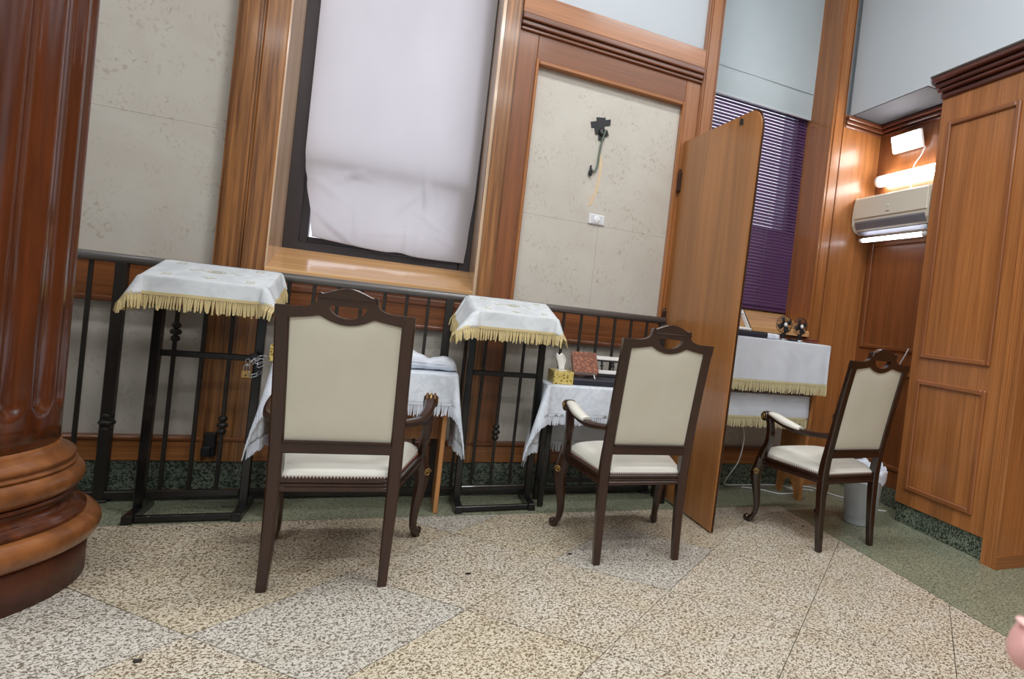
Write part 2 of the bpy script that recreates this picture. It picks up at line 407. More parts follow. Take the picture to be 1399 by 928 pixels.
wpart(MB().box(-.56, .218, FY0 + .02, FY1, 1.365, 1.40, .003), 'sash_bottom', 'frame_metal')
wpart(MB().box(-.56, .218, 4.39, 4.396, 1.40, 1.80), 'pane', 'glass')
wpart(MB().box(-.61, .268, 4.39, 4.396, 1.87, 4.54), 'pane', 'glass')
wpart(MB().prism([(3.955, 1.15), (3.955, 1.185), (3.96, 1.19), (4.36, 1.322), (4.36, 1.15)], -.682, .338, 'X'), 'sill', 'sill_wood')
wpart(MB().box(-.70, -.678, 3.972, 4.5, 1.15, 4.54), 'reveal', 'reveal_wood')
wpart(MB().box(.336, .358, 3.972, 4.5, 1.15, 4.54), 'reveal', 'reveal_wood')
# window 2
w2 = empty('window_2', (2.3, 4.35, 1.3)); w2['kind'] = 'structure'
o2 = (2.3, 4.35, 1.3)
wpart(MB().prism([(3.955, 1.15), (3.955, 1.185), (3.96, 1.19), (4.36, 1.322), (4.36, 1.15)], 1.766, 2.77, 'X'), 'sill', 'sill_wood', w2, o2)
wpart(MB().box(2.766, 2.785, 3.972, 4.5, 1.15, 4.54), 'reveal', 'honey_wood_Z', w2, o2)
wpart(MB().box(1.75, 1.768, 3.972, 4.5, 1.15, 4.54), 'reveal', 'red_wood_Z', w2, o2)
wpart(MB().box(1.766, 1.83, 4.36, 4.43, 1.31, 4.54, .004), 'frame_side', 'frame_metal', w2, o2)
wpart(MB().box(2.706, 2.768, 4.36, 4.43, 1.31, 4.54, .004), 'frame_side', 'frame_metal', w2, o2)
wpart(MB().box(1.83, 2.706, 4.36, 4.43, 1.31, 1.39, .004), 'frame_bottom', 'frame_metal', w2, o2)
wpart(MB().box(1.83, 2.706, 4.36, 4.43, 1.93, 1.99, .004), 'transom', 'frame_metal', w2, o2)
wpart(MB().box(1.83, 2.706, 4.39, 4.396, 1.39, 4.54), 'pane', 'glass', w2, o2)
# right: narrow wood return, panelled wall with air conditioner, pier in front of it
ret = struct(MB().box(2.882, 3.27, 3.97, WY + .03, .0, 2.9), 'trim_7', 'honey_wood_Z')
MB().box(2.884, 3.25, 3.9685, 3.972, .16, 2.495, .0005).build('lower_board', 'honey_wood_Z', ret)
for z0, z1, y in ((2.80, 2.822, 3.955), (2.824, 2.85, 3.94), (2.852, 2.885, 3.92)):
    MB().box(2.884, 3.25, y, 4.0, z0, z1, .006).build('moulding', 'moulding_wood', ret)
wr = struct(MB().box(3.25, 3.4, 2.45, 4.05, .13, 2.889), 'wall_right', 'red_wood_Z')
MB().box(3.235, 3.4, 2.45, 3.97, 0, .13).build('plinth', 'granite_green', wr)
def frame_x(parent, x, y0, y1, z0, z1, w=.032, d=.016, mv='honey_wood_Z', mh='honey_wood_Y'):
    MB().box(x - d, x + .002, y0, y0 + w, z0, z1, .006).build('panel_bead', mv, parent); MB().box(x - d, x + .002, y1 - w, y1, z0, z1, .006).build('panel_bead', mv, parent)
    MB().box(x - d, x + .002, y0 + w, y1 - w, z0, z0 + w, .006).build('panel_bead', mh, parent); MB().box(x - d, x + .002, y0 + w, y1 - w, z1 - w, z1, .006).build('panel_bead', mh, parent)
frame_x(wr, 3.25, 3.2, 3.92, 1.12, 1.95, mv='red_wood_Z', mh='red_wood_Y'); frame_x(wr, 3.25, 3.2, 3.92, .26, .975, mv='red_wood_Z', mh='red_wood_Y')
for z0, z1, x in ((2.80, 2.822, 3.235), (2.824, 2.85, 3.22), (2.852, 2.885, 3.2)):
    MB().box(x, 3.26, 3.12, 3.93, z0, z1, .006).build('moulding', 'moulding_wood_Y', wr)
pier = struct(MB().box(3.03, 3.245, 2.385, 3.122, .13, 2.83, .003), 'wall_pier', 'honey_wood_Z')
frame_x(pier, 3.03, 2.498, 3.045, 1.10, 2.648, mv='bead_wood_Z', mh='bead_wood_Y'); frame_x(pier, 3.03, 2.498, 3.045, .232, .958, mv='bead_wood_Z', mh='bead_wood_Y')
MB().box(3.045, 3.24, 2.385, 3.115, 0, .13, .002).build('plinth', 'granite_green', pier)
gp = [(3.002, 2.29), (3.002, 2.386), (3.24, 2.386), (3.24, 2.29)]
poly = [(3.002, 2.386)]
for k in range(4): poly += [(3.002, 2.366 - k * .017), (3.006, 2.364 - k * .017), (3.006, 2.358 - k * .017), (3.002, 2.356 - k * .017)]
poly += [(3.002, 2.292), (3.004, 2.29), (3.238, 2.29), (3.238, 2.386)]
MB().prism(poly, 0, 2.83).build('corner_post', 'honey_wood_Z', pier)
MB().box(3.0, 3.24, 2.284, 2.29, .0, .075, .001).build('base_strip', 'honey_wood_X', pier)
MB().box(3.241, 3.64, 2.296, 2.44, 0, 2.945).build('side_panel', 'honey_wood_Z', pier)
for z0, z1, x in ((2.815, 2.85, 3.012), (2.852, 2.875, 2.985), (2.877, 2.905, 2.965), (2.907, 2.94, 2.938)):
    yb = 2.29 - (3.03 - x); MB().box(x, 3.3, yb, 3.122 + (3.03 - x) * .3, z0, z1, .006).build('cornice', 'moulding_wood_Y', pier)
wru = struct(MB().box(2.924, 3.7, -5, 3.97, 2.945, 4.6).box(2.924, 3.7, 3.15, 3.97, 2.892, 2.945), 'wall_right_upper', 'white_paint')
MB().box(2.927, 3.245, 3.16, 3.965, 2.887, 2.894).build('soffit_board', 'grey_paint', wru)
struct(MB().box(3.6, 3.7, -5, 2.4, 0, 2.945), 'wall_right_lower', 'honey_wood_Z')

# ================================================================== COLUMN
CX, CY = -1.4465, 2.888
column = empty('fluted_column', (CX, CY, 0), 0, 'thick round fluted column of glossy red-brown wood on a stepped ring base', 'column')
MB().lathe([(.497, 0), (.497, .13), (.49, .136), (.3, .136)], n=72).build('plinth', 'plinth_wood', column)
def torus_prof(r, z0, z1, inner, n=9):
    zc, h = (z0 + z1) / 2, (z1 - z0) / 2
    return [(inner, z0)] + [(r - h + h * math.cos(a), zc + h * math.sin(a)) for a in [(-.5 + k / (n - 1)) * PI for k in range(n)]] + [(inner, z1)]
MB().lathe(torus_prof(.53, .136, .232, .3), n=80).build('lower_torus', 'column_base_wood', column)
MB().lathe([(.3, .232), (.486, .232), (.486, .246), (.476, .247), (.476, .256), (.455, .262), (.444, .276), (.441, .292), (.446, .304), (.458, .306), (.458, .318), (.3, .318)], n=80).build('scotia', 'column_wood', column)
MB().lathe(torus_prof(.476, .318, .405, .3), n=80).build('upper_torus', 'column_base_wood', column)
MB().lathe([(.3, .405), (.452, .405), (.452, .414), (.441, .415), (.441, .424), (.446, .425), (.446, .44), (.432, .446), (.416, .458), (.408, .472), (.406, .487), (.3, .487)], n=80).build('fillet', 'column_base_wood', column)
NF, SUB = 22, 10
def shaft():
    mb = MB(); rings = []
    zs = [.47, .56, .585, .60, .612, .622, .632, .645, .66, .68, 1.0, 1.5, 2.1, 2.8, 3.6, 4.6]
    for z in zs:
        ring = []
        R0 = .4035 - .011 * min(1, (z - .47) / 1.6) - .004 * max(0, z - 2)
        for k in range(NF * SUB):
            a = 2 * PI * k / (NF * SUB); u = (k % SUB) / SUB
            d = 0
            if .16 < u < .92:
                c = abs((u - .5) / .36); c = min(1, c)
                dep = .021 * math.sqrt(max(0, 1 - c * c))
                if z < .60: f = 0
                else:
                    edge = .605 + .04 * (1 - math.sqrt(max(0, 1 - c * c)))
                    f = max(0, min(1, (z - edge) / .03)); f = math.sqrt(f)
                d = dep * f
            ring.append(((R0 - d) * math.cos(a), (R0 - d) * math.sin(a), z))
        rings.append(ring)
    return mb.loft(rings)
shaft().build('shaft', 'column_wood', column)

# ================================================================== RAILING
RY = 3.84
rail = empty('metal_railing', (0, RY, 0), 0, 'dark iron railing with round grey handrail and knuckled balusters along the wall', 'railing')
def rp(mb, name, mat, parent=rail): return mb.build(name, mat, parent)
rp(MB().sweep([(-2.6, 0, 1.147), (-1, 0, 1.147), (.5, 0, 1.147), (1.535, 0, 1.147)], .046, 'round', 14), 'handrail', 'rail_metal')
rp(MB().box(-2.6, 1.54, -.02, .02, .012, .05, .003), 'bottom_rail', 'rail_dark')
PX = [-2.62, -1.202, .215, 1.52]
def knuckle(mb, z, r):
    for dz, k in ((-.032, .9), (0, 1.12), (.032, .9)): mb.lathe([(r * .5, z + dz - .014), (r * k * .8, z + dz - .011), (r * k, z + dz), (r * k * .8, z + dz + .011), (r * .5, z + dz + .014)], n=12)
    return mb
for k, x in enumerate(PX):
    p = rp(MB().box(-.021, .021, -.021, .021, .0, 1.13, .003), 'post', 'rail_dark'); p.location = (x, 0, 0)
    if k in (0, 1): q = knuckle(MB(), .375, .03).build('knuckle', 'rail_dark', p)
    f = MB().box(-.035, .035, -.035, .035, 0, .012, .003).build('foot_plate', 'rail_dark', p)
bal = MB().box(-.008, .008, -.008, .008, .045, 1.13, .002)
balm = None; knm = {}
BXS = []
for a, b in ((PX[0], PX[1]), (PX[1], PX[2]), (PX[2], PX[3])):
    n = 13 if b < 1 else 12
    BXS += [(a + (b - a) * k / n, k) for k in range(1, n)]
for x, k in BXS:
    if -1.2 < x < -1.05 and k == 1: x = -1.064
    if balm is None: o = rp(bal, 'baluster', 'rail_dark'); balm = o.data
    else: o = bpy.data.objects.new('baluster', balm); COL.objects.link(o); o.parent = rail
    o.location = (x, 0, 0)
    z = {2: .825, 4: .376, 8: .83, 10: .376}.get(k)
    if x > .2: z = {3: .376, 5: .83, 8: .376, 10: .83}.get(k)
    if z:
        if z not in knm: q = knuckle(MB(), z, .022).build('knuckle', 'rail_dark', o); knm[z] = q.data
        else: q = bpy.data.objects.new('knuckle', knm[z]); COL.objects.link(q); q.parent = o
MB().box(-1.385, -1.352, -.03, -.026, 1.098, 1.106).build('white_sticker', 'paper', rail)['label'] = 'small white sticker'

# ================================================================== CLOTH
def drape(root, name, frame, half, over, mat, hem=None, fringe=None, step=.02, lift=.004, wob=.006, seed=1, band=None, flare=.34, slope=(0, 0)):
    """frame: (origin, ex, ey) of the supporting top; half: (hx, hy); over: (left, right, front, back) overhangs; front is -ey."""
    O, ex, ey = Vector(frame[0]), Vector(frame[1]), Vector(frame[2]); hx, hy = half; L, Rr, Fr, Bk = over
    rnd = random.Random(seed); ph = [rnd.uniform(0, 6.28) for _ in range(6)]
    up = ex.cross(ey).normalized()
    def pos(s, t, extra=0):
        cs, ct = max(-hx, min(hx, s)), max(-hy, min(hy, t)); ds, dt = s - cs, t - ct
        E = O + ex * cs + ey * ct + up * lift
        d = math.hypot(ds, dt)
        if d < 1e-6:
            return E + up * .0012 * math.sin(17 * s + ph[0]) * math.sin(13 * t + ph[1])
        out = (ex * ds + ey * dt); out.z = 0; out = out / max(out.length, 1e-6)
        th = math.atan2(abs(dt), abs(ds)); corner = math.sin(2 * th)
        along = s if abs(dt) > abs(ds) else t
        w = wob * math.sin(along * 21 + ph[2]) + wob * .6 * math.sin(along * 47 + ph[3])
        rr = .010
        sl = slope[0 if ds < 0 else 1] * (abs(ds) / d) ** 1.5
        fl = .006 + min(d, rr) + min(.93, .05 + flare * corner + sl) * d * (1 - .25 * min(1, d)) + w * min(1, d / .12) * (1 - corner)
        drop = math.sqrt(max(1e-8, d * d - (min(fl, d) ** 2) * .8)) - (rr * .4 if d > rr else d * .4)
        return E + out * fl - Vector((0, 0, 1)) * (drop + extra)
    def axis(h, a, b):
        v = []
        for lo, hi, st in ((-h - a, -h, step), (-h, h, step * 1.6), (h, h + b, step)):
            n = max(1, math.ceil((hi - lo) / st)) if hi - lo > 1e-6 else 0
            v += [lo + (hi - lo) * k / n for k in range(n)]
        # tight samples at the board edge
        v += [h + b]
        for e in (-h, h):
            if (e < 0 and a > .02) or (e > 0 and b > .02): v += [e + .004 * (1 if e > 0 else -1), e + .010 * (1 if e > 0 else -1)]
        return sorted(set(round(x, 5) for x in v))
    SX, TY = axis(hx, L, Rr), axis(hy, Fr, Bk)
    mb = MB(); n = len(TY)
    mb.add([pos(s, t) for s in SX for t in TY], [(i * n + j, (i + 1) * n + j, (i + 1) * n + j + 1, i * n + j + 1) for i in range(len(SX) - 1) for j in range(n - 1)], True)
    cl = mb.build(name, mat, None)
    sol = cl.modifiers.new('thickness', 'SOLIDIFY'); sol.thickness = .0016; sol.offset = 1
    if root: cl.parent = root
    per = []
    st = .0066
    def run(a, b, f):
        m = max(2, int(abs(b - a) / st))
        return [f(a + (b - a) * k / m) for k in range(m)]
    s0, s1, t0, t1 = -hx - L, hx + Rr, -hy - Fr, hy + Bk
    edges = []
    if Fr > .02: edges.append((run(s0, s1, lambda u: (u, t0)), (0, -1)))
    if Rr > .02: edges.append((run(t0, t1, lambda u: (s1, u)), (1, 0)))
    if Bk > .02: edges.append((run(s1, s0, lambda u: (u, t1)), (0, 1)))
    if L > .02: edges.append((run(t1, t0, lambda u: (s0, u)), (-1, 0)))
    if band:
        mb = MB()
        for pts, (dx, dy) in edges:
            row = []
            for (s, t) in pts[::3] + [pts[-1]]:
                q = []
                for e in (0, .006, .012):
                    p = pos(s - dx * e, t - dy * e); c = pos(s - dx * .02, t - dy * .02); cc = O + ex * max(-hx, min(hx, s)) + ey * max(-hy, min(hy, t))
                    o_ = p - cc; o_.z = 0; o_ = o_.normalized() if o_.length > 1e-5 else Vector((dx, dy, 0))
                    q.append(p + o_ * .0022 + Vector((0, 0, .001)))
                row.append(q)
            k = len(mb.v)
            mb.add([p for q in row for p in q], [(i * 3 + j, i * 3 + 3 + j, i * 3 + 4 + j, i * 3 + 1 + j) for i in range(len(row) - 1) for j in range(2)], True)
        mb.build('hem_band', band, cl)
    if fringe:
        ln, fm = fringe; mb = MB(); rr = random.Random(seed + 5)
        for pts, (dx, dy) in edges:
            for i, (s, t) in enumerate(pts):
                p = pos(s, t); p2 = pos(s - dx * .012, t - dy * .012); dirv = (p - p2); dirv = dirv.normalized() if dirv.length > 1e-6 else Vector((0, 0, -1))
                q = pts[i + 1] if i + 1 < len(pts) else pts[i - 1]; tv = (pos(*q) - p); tv = tv.normalized() if tv.length > 1e-6 else Vector((1, 0, 0))
                nv = tv.cross(dirv).normalized(); l = ln * rr.uniform(.86, 1.1)
                dd = (dirv * .35 + Vector((0, 0, -.85))).normalized(); a = rr.uniform(-.14, .14)
                e1 = p + dirv * l * .4 + tv * a * l * .3; e2 = e1 + dd * l * .6 + tv * a * l * .5
                w0, w1, th = .0020, .0030, .0016
                off = nv * rr.uniform(-.0012, .0012)
                vs = []
                for c, w in ((p - dirv * .002, w0), (e1, w1), (e2, w1 * .8)): vs += [c + off + tv * w + nv * th, c + off - tv * w + nv * th, c + off - tv * w - nv * th, c + off + tv * w - nv * th]
                mb.add(vs, [(0, 1, 5, 4), (1, 2, 6, 5), (2, 3, 7, 6), (3, 0, 4, 7), (4, 5, 9, 8), (5, 6, 10, 9), (6, 7, 11, 10), (7, 4, 8, 11), (8, 9, 10, 11)])
        mb.build('fringe', fm, cl, 'stuff')
    return cl, pos

# ================================================================== LECTERN STANDS
def lectern(x, y, rz, label):
    t = empty('lectern', (x, y, 0), rz, label, 'lectern', 'black metal reading stands')
    U = .192
    for s in (-1, 1):
        MB().box(s * U - .019, s * U + .019, -.155, .13, .0, .04, .003).build('foot', 'black_metal', t)
        u = MB().vsec([(s * U, -.012, .04, .036, .036), (s * U, .0, .6, .036, .036), (s * U, .012, 1.105, .036, .036)], .1).build('upright', 'black_metal', t)
    MB().box(-U + .018, U - .018, -.14, -.112, .008, .034, .003).build('foot_bar', 'black_metal', t)
    MB().box(-U + .018, U - .018, -.024, .004, .085, .113, .003).build('lower_bar', 'black_metal', t)
    MB().box(-U + .018, U - .018, -.012, .016, .73, .758, .003).build('cross_bar', 'black_metal', t)
    b = MB().box(-.2, .2, -.155, .155, -.009, .009, .003).build('slanted_board', 'black_metal', t); b.location = (0, -.02, 1.113); b.rotation_euler = (math.atan2(.083, .33), 0, 0)
    return t
def lectern_cloth(x, y, rz, label, seed, over, halfx=.205, slope=(.12, .3)):
    a = math.atan2(.083, .33); c, s_ = math.cos(rz), math.sin(rz)
    r = empty('lectern_cloth', (x, y, 0), rz, label, 'cloth', 'gold fringed cloths on the reading stands')
    cl, pos = drape(r, 'cloth', ((0, -.02, 1.123), (1, 0, 0), (0, math.cos(a), math.sin(a))), (halfx, .157), over, 'satin_cloth', fringe=(.06, 'gold_thread'), band='gold_thread', seed=seed, step=.012, wob=.005, lift=.004, slope=slope)
    # gold embroidery: an oval medallion with side scrolls, and a small motif on the front drop
    e = MB()
    def P(u, v): return pos(u, v) + Vector((0, -.0012, .0026))
    def line(pts, w=.0028): e.sweep([P(*p) for p in pts], [(w, .0012)] * len(pts), 'rect', up=(0, 0, 1))
    line([(.035 * math.cos(k / 20 * 2 * PI), .02 + .022 * math.sin(k / 20 * 2 * PI)) for k in range(21)])
    line([(.018 * math.cos(k / 12 * 2 * PI), .02 + .012 * math.sin(k / 12 * 2 * PI)) for k in range(13)])
    for sg in (-1, 1):
        line([(sg * (.045 + .055 * k / 10), .02 + .016 * math.sin(k / 10 * 2 * PI)) for k in range(11)])
        for cx, cy in ((.15, .11), (.15, -.10)): line([(sg * cx + .022 * math.cos(k / 8 * 2 * PI) * (1 if k % 2 else .5), cy + .02 * math.sin(k / 8 * 2 * PI) * (1 if k % 2 else .5)) for k in range(9)], .002)
    for dx in (-.024, -.012, 0, .012, .024): line([(dx, -.085 - .012 * abs(dx) / .012 * .4), (dx * .6, -.105), (0, -.118)], .002)
    e.build('embroidery', 'pale_gold_thread', cl, 'stuff')
    return r
lectern(-.803, 3.632, R(.6), 'black metal lectern on floor at left, beside the column, crossbar chained and padlocked')
lectern_cloth(-.803, 3.632, R(.6), 'white gold-fringed cloth draped over the left lectern, nearest the column', 3, (.105, .095, .085, .012))
lectern(.534, 3.662, R(3.0), 'black metal lectern standing on floor between the two cloth-covered tables')
lectern_cloth(.534, 3.662, R(3.0), 'white gold-fringed cloth draped over the lectern between the two tables', 8, (.15, .08, .095, .012), .198, (.45, .1))

# ================================================================== TABLES
def table_wood():
    t = empty('side_table', (-.13, 3.655, 0), 0, 'small beech-coloured table with solid panel legs behind the nearest left armchair', 'table')
    MB().box(-.385, .385, -.13, .135, .715, .738, .003).build('top', 'beech_wood', t)
    for s in (-1, 1): MB().box(s * .366 - .011, s * .366 + .011, -.128, .13, 0, .715, .002).build('panel_leg', 'beech_wood', t)
    MB().box(-.355, .355, .08, .098, .35, .715, .002).build('back_panel', 'beech_wood', t)
table_wood()
tcl, _ = drape(None, 'tablecloth', ((-.13, 3.655, .738), (1, 0, 0), (0, 1, 0)), (.387, .138), (.37, .36, .17, .0), 'damask', fringe=(.055, 'white_thread'), band='white_thread', seed=21, step=.022, wob=.008, flare=.18)
tag(tcl, 'white damask cloth with white fringe on the beech table behind the left armchair', 'tablecloth')
def table_metal():
    t = empty('folding_table', (1.1725, 3.69, 0), 0, 'low black metal framed table under the two white cloths, behind the middle armchair', 'table')
    MB().box(-.395, .395, -.11, .1, .68, .702, .003).build('top', 'black_plastic', t)
    for x in (-.38, .38):
        for y in (-.09, .055): MB().vsec([(x, y, 0, .03, .03), (x * .97, y, .68, .03, .03)], .1).build('leg', 'black_metal', t)
        MB().box(x - .012, x + .012, -.09, .055, .1, .124, .002).build('side_bar', 'black_metal', t)
    MB().box(-.38, .38, .043, .067, .1, .124, .002).build('stretcher', 'black_metal', t)
table_metal()
ucl, _ = drape(None, 'tablecloth', ((1.1725, 3.683, .7035), (1, 0, 0), (0, 1, 0)), (.398, .074), (.31, .0, .0, .37), 'grey_cloth', fringe=(.06, 'white_thread'), band='white_thread', seed=31, step=.022, wob=.005, flare=.12, lift=.002)
tag(ucl, 'greyish under cloth hanging lower at the back and left of the folding table', 'tablecloth')
tc2, _ = drape(None, 'tablecloth', ((1.1725, 3.685, .7075), (1, 0, 0), (0, 1, 0)), (.400, .116), (.35, .0, .18, .0), 'damask', fringe=(.05, 'white_thread'), band='white_thread', seed=33, step=.02, wob=.008, flare=.32, lift=.003)
tag(tc2, 'bright white damask cloth with fringe covering the folding table top, under tissue box and book', 'tablecloth')

# ---- reading desk right of the screen
def desk():
    t = empty('reading_desk', (2.22, 3.70, 0), 0, 'beech reading desk with cut-out side panels under cloths, right of the folding screen', 'desk')
    MB().box(-.385, .385, -.22, .17, 1.082, 1.104, .003).build('top', 'beech_wood', t)
    for s in (-1, 1):
        sx = s * .363
        out = [(-.135, 0), (-.075, 0), (-.062, .05), (-.03, .1), (.02, .13), (.08, .1), (.105, .05), (.115, 0), (.17, 0), (.17, 1.082), (-.2, 1.082), (-.135, .5)]
        # cells in (y, z)
        q = [[(-.135, 0), (-.075, 0), (-.062, .05), (-.135, .05)], [(-.135, .05), (-.062, .05), (-.03, .1), (-.135, .13)], [(-.135, .13), (-.03, .1), (.02, .13), (.02, .2)], [(-.135, .13), (.02, .2), (.02, .5), (-.14, .5)],
             [(.02, .13), (.08, .1), (.17, .13), (.02, .2)], [(.08, .1), (.105, .05), (.17, .05), (.17, .13)], [(.105, .05), (.115, 0), (.17, 0), (.17, .05)], [(.02, .2), (.17, .13), (.17, .5), (.02, .5)],
             [(-.14, .5), (.02, .5), (.02, 1.082), (-.19, 1.082)], [(.02, .5), (.17, .5), (.17, 1.082), (.02, 1.082)]]
        MB().cells(q, lambda u, w, k, sx=sx: (sx - .012 + .024 * k, u, w), 1).build('side_panel', 'beech_wood', t)
    MB().box(-.351, .351, -.15, .165, .72, .738, .002).build('shelf', 'beech_wood', t)
desk()
d1, _ = drape(None, 'desk_cloth', ((2.22, 3.675, 1.104), (1, 0, 0), (0, 1, 0)), (.388, .198), (.0, .018, .285, .0), 'grey_cloth', fringe=(.062, 'pale_gold_thread'), band='pale_gold_thread', seed=41, step=.02, wob=.004, flare=.1, lift=.003)
tag(d1, 'upper pale grey cloth with gold fringe hanging from the reading desk top', 'cloth')
d2, _ = drape(None, 'desk_cloth', ((2.205, 3.68, .738), (1, 0, 0), (0, 1, 0)), (.33, .14), (.0, .0, .165, .0), 'grey_cloth', fringe=(.062, 'pale_gold_thread'), band='pale_gold_thread', seed=43, step=.02, wob=.004, flare=.1, lift=.003)
tag(d2, 'lower pale grey cloth with gold fringe hanging from the reading desk shelf', 'cloth')

# ================================================================== FOLDING SCREEN
scr = empty('wood_screen', (1.588, 3.975, 0), math.atan2(.045, .93), 'tall flat honey-wood screen panel with rounded top corner, hinged to the wall', 'screen')
def screen_poly():
    L0, L1, zt, r = .935, .985, 2.375, .12
    pts = [(-.0, .03), (-L0, .008)]
    lean = lambda z: -lerp(L0, L1, (z) / zt)
    for k in range(9):
        a = k / 8 * PI / 2; pts.append((lean(zt) + r - r * math.cos(a) + (0 if k else .0), zt - r + r * math.sin(a)))
    pts.append((0, zt)); return pts
sp = screen_poly()
MB().prism([(y, z) for y, z in sp], -.011, .011, 'X').build('panel', 'panel_wood', scr)
edge = [Vector((0, y, z)) for y, z in sp[1:-1]]
MB().sweep([p + Vector((0, -.001, 0)) for p in edge], [(.026, .006)] * len(edge), 'rect', up=(0, 1, 0) if False else (1, 0, 0)).build('edge_band', 'walnut', scr)
for z in (1.15, 2.1): 
    h = MB().box(-.03, .012, -.03, .0, z - .065, z + .065, .003).sweep([(-.022, -.012, z - .075), (-.022, -.012, z + .085)], .018, 'round', 8).build('hinge', 'hinge_metal', scr)
MB().prism([(-.785, 2.315), (-.745, 2.325), (-.752, 2.362), (-.778, 2.35)], -.016, -.0105, 'X').build('black_clip', 'black_plastic', scr)
MB().prism([(-.52, .40), (-.51, .41), (-.515, .45), (-.522, .435)], -.0125, -.0105, 'X').build('paint_chip', 'plaster_scar', scr)

# ================================================================== ARMCHAIRS
def make_chair(wd='walnut'):
    t = empty('armchair', (0, 0, 0), 0)
    back = lambda z: .012 - .125 * max(0, min(1.1, (z - .45) / .62)) ** 1.15
    T = .036
    # seat: dished cushion, wider in front
    def hw(y): return lerp(.197, .272, (y + .0) / .53)
    nu, nv = 18, 16; vs = []; fs = []
    def cush(u, v, z):
        # square (-1..1) mapped to the seat outline with rounded front corners and bowed front
        y = lerp(.02, .525, (v + 1) / 2); x = u * hw(y)
        if v > .55: x *= 1 - .16 * ((v - .55) / .45) ** 2.2
        y += .03 * (1 - u * u) * max(0, v) ** 3
        return (x, y, z)
    for i in range(nu + 1):
        for j in range(nv + 1):
            u, v = -1 + 2 * i / nu, -1 + 2 * j / nv; dome = (1 - abs(u) ** 3.2) ** .5 * (1 - abs(v) ** 3.2) ** .5
            vs.append(cush(u, v, .428 + .052 * dome + .006 * v))
    for i in range(nu):
        for j in range(nv): fs.append((i * (nv + 1) + j, (i + 1) * (nv + 1) + j, (i + 1) * (nv + 1) + j + 1, i * (nv + 1) + j + 1))
    mb = MB().add(vs, fs, True)
    rim = [(i, 0) for i in range(nu)] + [(nu, j) for j in range(nv)] + [(i, nv) for i in range(nu, 0, -1)] + [(0, j) for j in range(nv, 0, -1)]
    n = len(rim); top = [vs[i * (nv + 1) + j] for i, j in rim]
    mb.add(top + [(x, y, .410) for x, y, z in top], [(k, (k + 1) % n, n + (k + 1) % n, n + k) for k in range(n)], True)
    mb.build('seat', 'pale_leather', t)
    # rail under the seat: two stepped runs following the outline
    rb = MB()
    for zc, h, o in ((.404, .016, .006), (.388, .014, .001), (.372, .018, .004)):
        path = []
        for (i, j) in rim[::2]:
            x, y, z = cush(-1 + 2 * i / nu, -1 + 2 * j / nv, zc); path.append((x * (1 + o / .25), y + (o if j > nv / 2 else -o * .5), zc))
        rb.sweep(path, [(.03, h)] * len(path), 'rect', closed=True, up=(0, 0, 1))
    rb.build('seat_rail', wd, t)
    nb = MB()
    for k in range(0, n):
        for q in (0, .5):
            a, b = top[k], top[(k + 1) % n]; x, y = lerp(a[0], b[0], q), lerp(a[1], b[1], q)
            c = Vector((x * 1.012, y + (-.003 if y < .03 else .003), .4155)); r = .0042
            nb.add([c + Vector(d) * r for d in ((1, 0, 0), (-1, 0, 0), (0, 1, 0), (0, -1, 0), (0, 0, 1), (0, 0, -1))], [(0, 2, 4), (2, 1, 4), (1, 3, 4), (3, 0, 4), (2, 0, 5), (1, 2, 5), (3, 1, 5), (0, 3, 5)])
    nb.build('nail_trim', 'brown_plastic', t, 'stuff')
    # back posts running down into raked rear legs
    for s in (-1, 1):
        nodes = spline([(.196, -.005, 0, .032, .034), (.196, .012, .16, .038, .042), (.197, .024, .36, .044, .052), (.197, .016, .48, .046, .05), (.197, -.012, .62, .045, .038), (.197, -.058, .84, .044, .034), (.198, back(1.02), 1.02, .043, .032)], 3)
        MB().vsec([(s * x, y, z, w, d) for x, y, z, w, d in nodes], .14).build('rear_leg', wd, t)
    # crest rail with half-moon slot
    def top_z(x):
        a = abs(x)
        if a < .094: return 1.103 + .026 * math.cos(min(1, a / .08) * PI / 2) ** 1.25 + .007 * math.exp(-((a - .089) / .007) ** 2)
        if a < .15: q = (a - .094) / .056; return 1.0555 + .031 * (1 - math.sqrt(max(0, 1 - (1 - q) ** 2)))
        return 1.0545
    def low_z(x):
        a = abs(x)
        if a < .086: return 1.000 + .030 * (a / .086) ** 2
        if a < .176: q = (a - .086) / .09; return 1.030 - .018 * q ** .7
        return 1.010
    def slot(x):
        a = abs(x)
        if a >= .059: return None
        return 1.067 - .043 * math.sqrt(1 - (a / .059) ** 2), 1.067
    xs = sorted(set([round(-.22 + .44 * k / 44, 4) for k in range(45)] + [-.0941, .0941, -.059, .059, -.0939, .0939, -.053, .053, -.057, .057, -.0584, .0584]))
    quads = []
    for a, b in zip(xs, xs[1:]):
        sa, sb = slot(a), slot(b)
        if sa or sb:
            sa = sa or (1.067, 1.067); sb = sb or (1.067, 1.067)
            quads.append([(a, low_z(a)), (b, low_z(b)), (b, sb[0]), (a, sa[0])]); quads.append([(a, sa[1]), (b, sb[1]), (b, top_z(b)), (a, top_z(a))])
        else:
            for k in range(2): quads.append([(a, lerp(low_z(a), top_z(a), k / 2)), (b, lerp(low_z(b), top_z(b), k / 2)), (b, lerp(low_z(b), top_z(b), (k + 1) / 2)), (a, lerp(low_z(a), top_z(a), (k + 1) / 2))])
    quads2 = []
    for q in quads: quads2.append(q)
    cr = MB().cells(quads2, lambda u, w, k: (u, back(w) - .015 + .029 * k, w), 1).build('crest_rail', wd, t)
    cap = [(x, back(1.1) - .018, top_z(x) - .002) for x in [-.094 + .188 * k / 24 for k in range(25)]]
